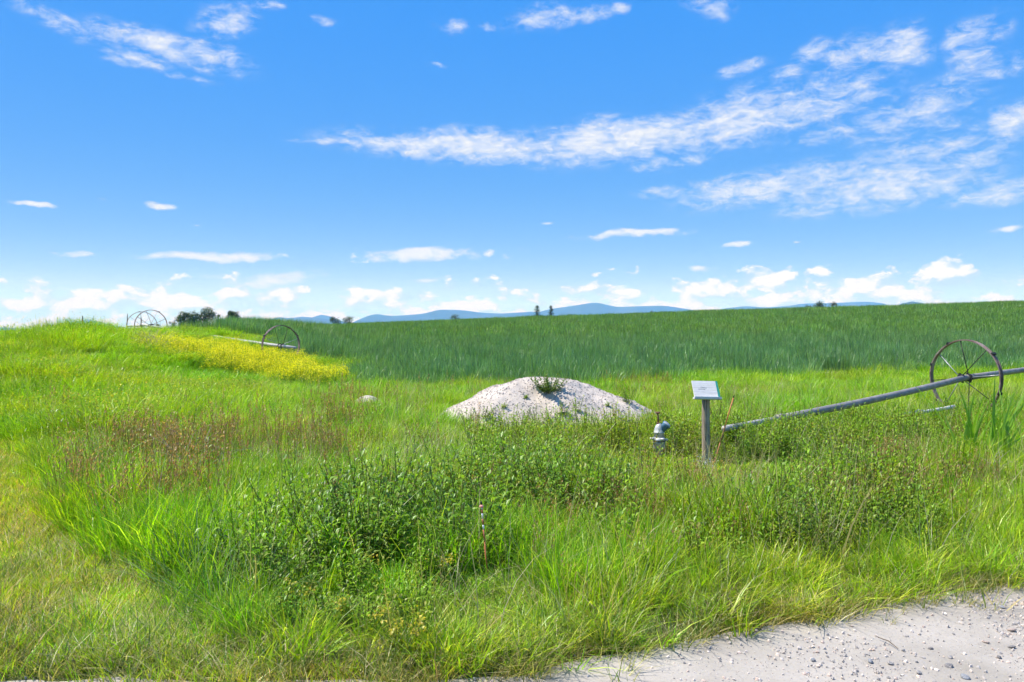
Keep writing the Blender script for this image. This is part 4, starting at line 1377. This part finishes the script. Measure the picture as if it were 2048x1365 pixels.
# ------------------------------------------------------------------ marker stakes
def stakes():
    # slim orange rod leaning behind the sign
    y = 10.15
    b = at(1429, 903, y); t_ = at(1461, 794, y + 0.1)
    g = gh(b.x, y)
    e = empty('marker_stake', (b.x, y, g))
    tag(e, 'slim orange stake leaning beside the sign post', 'marker stake')
    b0 = Vector((0, 0, 0)); d = (t_ - Vector((b.x, y, b.z))).normalized()
    base = Vector((0, 0, 0)) - d * 0.0
    L = (t_.z - g) / d.z
    bm = bmesh.new(); add_tube(bm, [base, base + d * L * 0.30], 0.008, 8); bm_obj('rod', bm, M['red_orange'], e, True)
    bm = bmesh.new(); add_tube(bm, [base + d * L * 0.30, base + d * L * 0.52], 0.0095, 8); bm_obj('weathered_band', bm, M['rust'], e, True)
    bm = bmesh.new(); add_tube(bm, [base + d * L * 0.52, base + d * L * 0.98], 0.008, 8); bm_obj('rod', bm, M['orange'], e, True)
    bm = bmesh.new(); add_tube(bm, [base + d * L * 0.98, base + d * L * 1.02], 0.006, 8); bm_obj('tip', bm, M['black'], e, True)
    # striped stake in the thicket
    y = 5.35
    bp = at(976, 1165, y); tp = at(963, 1010, y)
    g = gh(bp.x, y)
    d = (tp - bp).normalized()
    base = Vector((bp.x, y, bp.z)) - d * ((bp.z - g) / d.z)
    e = empty('marker_stake', base)
    tag(e, 'orange and white striped stake with pink knob among the weeds', 'marker stake')
    L = (tp - base).length
    cuts = [0, 0.52, 0.68, 0.74, 0.82, 0.89, 0.945]
    mats = ['orange', 'red_orange', 'whiteband', 'red_orange', 'whiteband', 'red_orange']
    names = ['shaft', 'red_band', 'white_band', 'red_band', 'white_band', 'red_band']
    for i in range(6):
        bm = bmesh.new(); add_tube(bm, [d * L * cuts[i], d * L * cuts[i + 1]], 0.0062, 10); bm_obj(names[i], bm, M[mats[i]], e, True)
    bm = bmesh.new(); add_tube(bm, [d * L * 0.945, d * L * 0.965], 0.0058, 10); bm_obj('white_band', bm, M['whiteband'], e, True)
    bm = bmesh.new(); add_tube(bm, [d * L * 0.962, d * (L * 0.966), d * (L * 0.985), d * L * 1.0], [0.008, 0.014, 0.015, 0.008], 12); bm_obj('knob', bm, M['pink'], e, True)
    bm = bmesh.new(); add_tube(bm, [d * L * 1.0, d * L * 1.045], 0.005, 8); bm_obj('tip', bm, M['black'], e, True)
stakes()

# ------------------------------------------------------------------ single plants
def weed(name, loc, s, label, group=None, cols=G_FORB, h=(0.3, 0.5), ns=8, spread=0.12, leafL=(0.04, 0.08), per=17, top=None, cat='weed', seed=0):
    global rng
    keep = rng
    rng = np.random.default_rng(1000 + seed)
    stems = []; leaves = []; tops = []
    for k in range(ns):
        a = rng.random() * 6.28; rr = spread * math.sqrt(rng.random())
        hh = h[0] + (h[1] - h[0]) * rng.random()
        b0 = np.array([rr * math.cos(a) * 0.4, rr * math.sin(a) * 0.4, -0.02])
        b1 = b0 + np.array([rr * math.cos(a) * 1.2 + rng.normal(0, 0.03), rr * math.sin(a) * 1.2 + rng.normal(0, 0.03), hh])
        stems.append(stem(b0, b1, 0.007, (0.11, 0.13, 0.04)))
        t = 0.1 + 0.9 * np.arange(per) / (per - 1)
        P = b0 + (b1 - b0) * t[:, None]
        th = np.arange(per) * 2.4 + rng.random() * 6
        D = np.stack([np.cos(th), np.sin(th), 0.3 + 0.9 * t ** 3], -1)
        Ls = (leafL[0] + (leafL[1] - leafL[0]) * rng.random(per)) * (1.15 - 0.5 * t)
        leaves.append(leafset(P, D, Ls, Ls * 0.34, cols, r=rng))
        if top is not None:
            m2 = 14
            P2 = b1 + rng.normal(0, 0.022, (m2, 3))
            D2 = rng.normal(0, 1, (m2, 3)); D2[:, 2] = np.abs(D2[:, 2]) + 0.4
            tops.append(leafset(P2, D2, 0.022 + 0.015 * rng.random(m2), 0.016 + 0.01 * rng.random(m2), top, r=rng))
    e = empty(name, loc, (0, 0, rng.random() * 6))
    e.scale = (s, s, s)
    tag(e, label, cat, group)
    v, f, k = join(stems); link('stem', make_mesh('stem', v, f, M['leaf'], False, k), e)
    v, f, k = join(leaves); q = link('leaves', make_mesh('leaves', v, f, M['leaf'], False, k), e); q['kind'] = 'stuff'
    if tops:
        v, f, k = join(tops); q = link('flower_heads', make_mesh('flower_heads', v, f, M['leaf'], False, k), e); q['kind'] = 'stuff'
    rng = keep
    return e

def copy_tree(o):
    c = o.copy(); C.objects.link(c)
    for ch in o.children:
        d = ch.copy(); C.objects.link(d); d.parent = c
    return c

def on_mound(px, py):
    """point where the view ray through a photo pixel meets the mound"""
    d = pix_dir(px, py)
    for y in np.arange(12.8, 17.5, 0.02):
        x = d.x * y; z = EYE + d.z * y
        mz, r = mound_h(np.array([x]), np.array([y]))
        g = gh(x, y) + (float(mz[0]) if r[0] < 1 else 0)
        if z <= g: return Vector((x, y, g))
    return Vector((d.x * 15, 15, gh(d.x * 15, 15)))

def mound_weeds():
    D = [(0.09, 0.16, 0.025), (0.13, 0.21, 0.035), (0.07, 0.12, 0.025), (0.18, 0.27, 0.06)]
    Y = [(0.20, 0.31, 0.04), (0.26, 0.36, 0.05)]
    spots = [(1099, 785, 1.45, 'bushy dark green weed growing near the top of the gravel mound', D, (0.14, 0.25), 26, 0.21),
             (1050, 797, 0.8, 'tiny green sprig on the bare middle of the mound', Y, (0.06, 0.11), 4, 0.06),
             (1006, 815, 0.8, 'tiny yellow green sprig on the left middle of the mound', Y, (0.07, 0.12), 4, 0.06),
             (1126, 832, 1.0, 'upright leafy weed low on the front of the mound', D, (0.18, 0.32), 7, 0.12),
             (1155, 826, 1.0, 'taller leafy weed right of another on the mound front', Y, (0.2, 0.36), 5, 0.08),
             (1050, 850, 1.0, 'spiky weed at the front foot of the mound, left of two like it', D, (0.22, 0.36), 6, 0.10),
             (1073, 852, 1.0, 'spiky weed at the front foot of the mound, middle of three', D, (0.26, 0.42), 6, 0.10),
             (1095, 852, 1.0, 'spiky weed at the front foot of the mound, right of two like it', D, (0.2, 0.36), 6, 0.10),
             (1230, 835, 1.0, 'thin upright weed on the right foot of the mound', Y, (0.2, 0.34), 4, 0.07),
             (1216, 812, 0.8, 'small pale sprig on the right slope of the mound', Y, (0.06, 0.12), 4, 0.06),
             (965, 836, 1.0, 'sprawling weed on the left slope of the mound', D, (0.12, 0.24), 7, 0.16),
             (985, 846, 1.0, 'yellow green leafy weed at the left foot of the mound', Y, (0.14, 0.22), 6, 0.14),
             (936, 843, 1.0, 'wispy dark weed at the far left foot of the mound', D, (0.14, 0.26), 6, 0.16),
             (1256, 806, 1.0, 'dark leafy weed behind the right shoulder of the mound', D, (0.2, 0.3), 9, 0.14)]
    for i, (px, py, s, lab, cols, h, ns, sp) in enumerate(spots):
        p = on_mound(px, py)
        weed('weed', p, s * 0.95, lab, 'weeds on the gravel mound', cols, h, ns, sp, (0.045, 0.095), 18, seed=i)
mound_weeds()

def yellow_weeds():
    cols = [(0.16, 0.25, 0.035), (0.20, 0.28, 0.04), (0.13, 0.22, 0.03)]
    top = [(0.48, 0.40, 0.03), (0.40, 0.38, 0.04), (0.55, 0.45, 0.06)]
    for i, (px, py, lab) in enumerate([(590, 1235, 'yellow topped weed farthest left near the road'), (728, 1195, 'yellow tipped weed above the road edge cluster'),
                                       (720, 1280, 'yellow flowering weed in the low cluster, upper left of it'), (812, 1300, 'yellow flowering weed in the low cluster, on its right'),
                                       (775, 1335, 'yellow flowering weed lowest of the cluster by the road'), (875, 1180, 'yellow green weed left of the striped stake')]):
        d = pix_dir(px, py); y = -EYE / d.z
        weed('yellow_weed', (d.x * y, y, gh(d.x * y, y)), 0.8, lab, 'yellow topped weeds near the road', cols, (0.14, 0.30), 6, 0.14, (0.035, 0.06), 14, top, seed=50 + i)
yellow_weeds()

def thicket():
    """dark leafy weeds one can tell apart in the thicket"""
    cols = [(0.12, 0.25, 0.026), (0.17, 0.32, 0.03), (0.08, 0.17, 0.024), (0.24, 0.39, 0.05)]
    base = [weed('leafy_weed', (0, 0, 0), 1.0, 'x', 'leafy weeds of the dark thicket', cols, (0.34, 0.62), 9, 0.22, (0.05, 0.115), 20, seed=80 + i) for i in range(4)]
    n = 0
    areas = [(-1.15, 5.85, 0.95, 0.80, 26, 'dark bushy weed in the thicket left of the striped stake'),
             (0.0, 7.2, 0.95, 0.7, 14, 'leafy weed in the green patch between the striped stake and the mound'),
             (2.45, 6.2, 0.75, 0.45, 9, 'grey green bushy weed in the patch above the pale road'),
             (3.6, 10.9, 1.5, 0.9, 14, 'leafy weed in the patch below the slanting pipe')]
    r = random.Random(4)
    for cx, cy, rx, ry, m, lab in areas:
        for k in range(m):
            a = r.random() * 6.28; q = math.sqrt(r.random())
            x, y = cx + rx * q * math.cos(a), cy + ry * q * math.sin(a)
            o = base[n] if n < 4 else copy_tree(base[r.randrange(4)])
            n += 1
            o.location = (x, y, gh(x, y)); o.rotation_euler = (r.gauss(0, 0.08), r.gauss(0, 0.08), r.random() * 6.28)
            s = (0.85 + 0.45 * r.random()) * (0.8 if cx > 0 else 1.0)
            o.scale = (s, s, s)
            o['label'] = lab; o['group'] = lab.replace('weed in', 'weeds in')
thicket()

def reeds():
    """clump of broad reed blades at the right"""
    y = 9.6
    b = at(1985, 940, y)
    e = empty('reed_clump', (b.x, y, gh(b.x, y)))
    tag(e, 'clump of tall broad green reed blades at the right edge', 'reeds')
    r = random.Random(9)
    for k in range(60):
        a = r.random() * 6.28; q = 0.36 * math.sqrt(r.random())
        base = Vector((q * math.cos(a), q * math.sin(a), -0.02))
        h = 0.75 + 0.62 * r.random()
        lean = Vector((r.gauss(0.06, 0.30), r.gauss(0, 0.22), 0))
        side = Vector((math.cos(a * 3), math.sin(a * 3), 0))
        V = []; n = 7
        w0 = 0.013 + 0.012 * r.random()
        for i in range(n):
            t = i / (n - 1)
            p = base + lean * h * (0.5 * t + 0.5 * t * t) + Vector((0, 0, h * (t - 0.10 * t * t)))
            w = w0 * (1 - t ** 2.2) + 0.0008
            V += [p - side * w, p + Vector((0.0, -0.004, 0.0)), p + side * w]
        F_ = []
        for i in range(n - 1):
            F_ += [[3 * i, 3 * i + 1, 3 * i + 4, 3 * i + 3], [3 * i + 1, 3 * i + 2, 3 * i + 5, 3 * i + 4]]
        c = np.array(random.Random(k).choice([(0.24, 0.43, 0.035), (0.29, 0.48, 0.05), (0.19, 0.36, 0.04)]))
        link('blade', make_mesh('blade', [tuple(v) for v in V], np.array(F_), M['leaf'], True, np.tile(c, (len(V), 1))), e)
reeds()

def coarse_tuft():
    """pale blue green coarse grass tuft at lower left, flattened by the wind"""
    p = pix_dir(395, 1195); y = -EYE / p.z
    e_loc = (p.x * y, y, gh(p.x * y, y))
    v, f, k = join([blades(70, (0.30, 0.62), (0.006, 0.011), 0.16, (0.1, 0.75), (0.1, 0.8), [(0.13, 0.22, 0.07), (0.18, 0.27, 0.10), (0.24, 0.31, 0.13)], 5),
                    blades(40, (0.2, 0.45), (0.005, 0.009), 0.2, (0.5, 1.3), (0.1, 0.7), [(0.22, 0.30, 0.13), (0.16, 0.25, 0.08)], 4)])
    o = link('grass_tussock', make_mesh('grass_tussock', v, f, M['leaf'], False, k), loc=e_loc)
    tag(o, 'coarse pale green grass tussock at the edge of the mown strip', 'grass tussock')
    p = pix_dir(470, 1240); y = -EYE / p.z
    v, f, k = join([blades(80, (0.2, 0.45), (0.005, 0.010), 0.2, (0.3, 1.2), (0.2, 0.9), [(0.20, 0.29, 0.13), (0.15, 0.25, 0.08), (0.11, 0.21, 0.04)], 5)])
    o = link('grass_tussock', make_mesh('grass_tussock', v, f, M['leaf'], False, k), loc=(p.x * y, y, gh(p.x * y, y)))
    tag(o, 'flattened silvery grass tussock just right of the coarse pale one', 'grass tussock')
coarse_tuft()

def dead_branches():
    def bush(px, py, y, s, lab, seed, n=26):
        r = random.Random(seed)
        p = at(px, py, y)
        g = gh(p.x, y)
        bm = bmesh.new()
        for k in range(n):
            a = r.random() * 6.28
            q = Vector((r.gauss(0, 0.08), r.gauss(0, 0.08), 0.02))
            pts = [q.copy()]
            d = Vector((math.cos(a), math.sin(a), 0.9 + r.random()))
            for j in range(4):
                d = (d + Vector((r.gauss(0, 0.5), r.gauss(0, 0.5), r.gauss(-0.1, 0.35)))).normalized()
                q = q + d * 0.13 * s
                q.z = max(q.z, 0.02)
                pts.append(q.copy())
            add_tube(bm, pts, [0.004, 0.0035, 0.003, 0.0022, 0.0012], 4, False)
        o = bm_obj('dead_brush', bm, M['twig'], None, False, loc=(p.x, y, g))
        tag(o, lab, 'dead brush')
    bush(395, 1000, 8.6, 1.45, 'tangle of bleached dead twigs among the brown seed heads', 2)
    bush(310, 715, 25.0, 2.1, 'grey dead brush on the bank below the skyline wheels', 3, 60)
    bush(1985, 960, 8.6, 0.9, 'grey dead stalks at the foot of the reeds', 4, 30)
    # twig on the road
    a = pix_dir(1756, 1283); ya = -EYE / a.z; b = pix_dir(1796, 1305); yb = -EYE / b.z
    p0 = Vector((a.x * ya, ya, 0.022)); p1 = Vector((b.x * yb, yb, 0.020))
    bm = bmesh.new()
    add_tube(bm, [Vector((0, 0, 0.0)), (p1 - p0) * 0.5 + Vector((0.006, 0.004, 0.008)), p1 - p0], [0.0025, 0.003, 0.002], 6)
    o = bm_obj('twig', bm, M['bark'], None, False, loc=p0)
    tag(o, 'short dry twig lying on the pale gravel road', 'twig')
dead_branches()

# small pale blue flowers below the sign
def blue_flowers():
    pr = []
    for i in range(2):
        m = 12
        P = np.stack([rng.normal(0, 0.05, m), rng.normal(0, 0.05, m), 0.22 + 0.12 * rng.random(m)], -1)
        D = rng.normal(0, 1, (m, 3)); D[:, 2] = np.abs(D[:, 2]) + 0.4
        a = leafset(P, D, 0.018 + 0.01 * rng.random(m), 0.016 + 0.008 * rng.random(m), [(0.42, 0.47, 0.72), (0.58, 0.62, 0.78)])
        b = blades(14, (0.2, 0.34), (0.003, 0.005), 0.05, (0, 0.2), (0, 0.3), G1, 2)
        v, f, k = join([a, b])
        pr.append(bpy.data.objects.new('flower_sprig', make_mesh('flower_sprig', v, f, M['plant'], False, k)))
    x = np.concatenate([2.15 + rng.normal(0, 0.10, 6), 4.7 + rng.normal(0, 0.45, 20)]); y = np.concatenate([8.75 + rng.normal(0, 0.12, 6), 12.8 + rng.normal(0, 0.22, 20)])
    scatter('blue_flowers', 'small pale blue wild flowers in the grass near the sign', 'flowers', np.stack([x, y, ground_h(x, y) + 0.05], -1), 0.6 + 0.3 * rng.random(len(x)), np.ones((len(x), 3)), pr)
blue_flowers()

# ------------------------------------------------------------------ trees beyond the field
def tree(px, top_py, width_px, y, label, kind='round', seed=0, cols=None, group='trees beyond the crop', n=4200):
    r = np.random.default_rng(seed + 300)
    t_ = at(px, top_py, y)
    g = gh(t_.x, y)
    H = t_.z - g
    wr = width_px / F * y / 2
    e = empty('conifer' if kind == 'conifer' else 'tree', (t_.x, y, g))
    tag(e, label, 'tree', group)
    bm = bmesh.new()
    add_tube(bm, [(0, 0, -0.2), (0.05, 0, H * 0.3), (0.0, 0.05, H * 0.62), (0.0, 0, H * 0.9)], [0.045 * H, 0.034 * H, 0.02 * H, 0.006 * H], 8)
    for k in range(9):
        a = k * 2.4; z0 = H * (0.25 + 0.06 * k)
        q = wr * (0.75 if kind != 'conifer' else 0.6)
        add_tube(bm, [(0, 0, z0), (q * 0.5 * math.cos(a), q * 0.5 * math.sin(a), z0 + 0.08 * H), (q * math.cos(a), q * math.sin(a), z0 + (0.16 if kind != 'conifer' else 0.02) * H)], [0.018 * H, 0.011 * H, 0.003 * H], 5)
    bm_obj('trunk', bm, M['bark'], e, True)
    if cols is None: cols = [(0.045, 0.085, 0.022), (0.065, 0.11, 0.028), (0.035, 0.065, 0.02), (0.09, 0.14, 0.035)]
    if kind == 'conifer':
        tiers = 13
        P = []
        for k in range(tiers):
            z = H * (0.16 + 0.82 * k / (tiers - 1))
            rad = wr * 1.25 * (1.08 - k / (tiers - 1)) ** 0.5 * (0.8 + 0.4 * r.random())
            for b in range(8):
                a = r.random() * 6.28; L = rad * (0.6 + 0.5 * r.random())
                m = 22
                s = r.random(m)
                P.append(np.stack([np.cos(a) * L * s, np.sin(a) * L * s, z - 0.10 * L * s], -1) + r.normal(0, 0.05 * H * 0.35, (m, 3)) * np.array([1, 1, 0.6]))
        P = np.concatenate(P)
        ls = 0.035 * H
    else:
        nl = 16
        th = r.random(nl) * 6.28
        zz = H * (0.30 + 0.54 * r.random(nl))
        rr = wr * 0.72 * np.sqrt(r.random(nl)) * np.where(zz > H * 0.75, 0.75, 1.0)
        Cn = np.stack([rr * np.cos(th), rr * np.sin(th), zz], -1)
        rad = wr * (0.28 + 0.2 * r.random(nl))
        rad = np.minimum(rad, np.maximum(H - zz, 0.15 * H))
        which = r.integers(0, nl, n)
        dv = r.normal(0, 1, (n, 3)); dv /= np.linalg.norm(dv, axis=1, keepdims=True)
        P = Cn[which] + dv * (rad[which] * (0.45 + 0.6 * r.random(n)))[:, None] * np.array([1, 1, 0.85])
        P = P[P[:, 2] > 0.08 * H]
        ls = 0.05 * max(H, wr)
    m = len(P)
    D = r.normal(0, 1, (m, 3)); D[:, 2] += 0.3
    v, f, k = leafset(P, D, ls * (0.7 + 0.6 * r.random(m)), ls * (0.4 + 0.35 * r.random(m)), cols, r=r)
    q = link('crown', make_mesh('crown', v, f, M['treeleaf'], False, k), e); q['kind'] = 'stuff'
    return e

tree(369, 620, 44, 150, 'dark round tree, leftmost of the tree group on the left skyline', seed=1)
tree(402, 612, 62, 152, 'broadest dark tree crown in the left skyline group', seed=2, n=3600)
tree(437, 622, 14, 156, 'slim sparse tree between the two big left crowns', seed=3, n=500)
tree(465, 616, 38, 150, 'dark round tree, rightmost of the left skyline group', seed=4)
tree(456, 633, 16, 142, 'small yellow green bush in front of the rightmost left skyline tree', seed=5, n=900, cols=[(0.13, 0.18, 0.03), (0.17, 0.22, 0.035)])
tree(345, 640, 20, 90, 'low dark bush between the skyline wheels and the tree group', seed=6, n=900)
tree(314, 645, 16, 88, 'low bush seen under the skyline wheel rim', seed=16, n=700)
tree(670, 629, 28, 230, 'small round tree top, left of a pair over the crop', seed=7, n=1300)
tree(699, 629, 32, 232, 'small round tree top, right of a pair over the crop', seed=8, n=1300)
tree(910, 626, 26, 230, 'tree tip barely rising over the crop below the long ridge', seed=9, n=900, cols=[(0.06, 0.11, 0.03), (0.09, 0.14, 0.04)])
tree(1074, 612, 20, 260, 'bushy conifer, left of the pair on the horizon', 'conifer', seed=10)
tree(1102, 612, 16, 262, 'pointed conifer, right of the pair on the horizon', 'conifer', seed=11)
tree(1303, 618, 9, 250, 'tiny dark tree right of the highest mountain top', seed=12, n=500)
tree(1616, 608, 20, 240, 'lowest dark tree of the right horizon clump', seed=13, n=700)
tree(1639, 598, 32, 240, 'tallest dark tree of the right horizon clump', seed=14, n=1500)
tree(1666, 602, 24, 238, 'yellowish small tree on the right of the right horizon clump', seed=15, n=800, cols=[(0.10, 0.11, 0.03), (0.14, 0.13, 0.035), (0.06, 0.08, 0.03)])
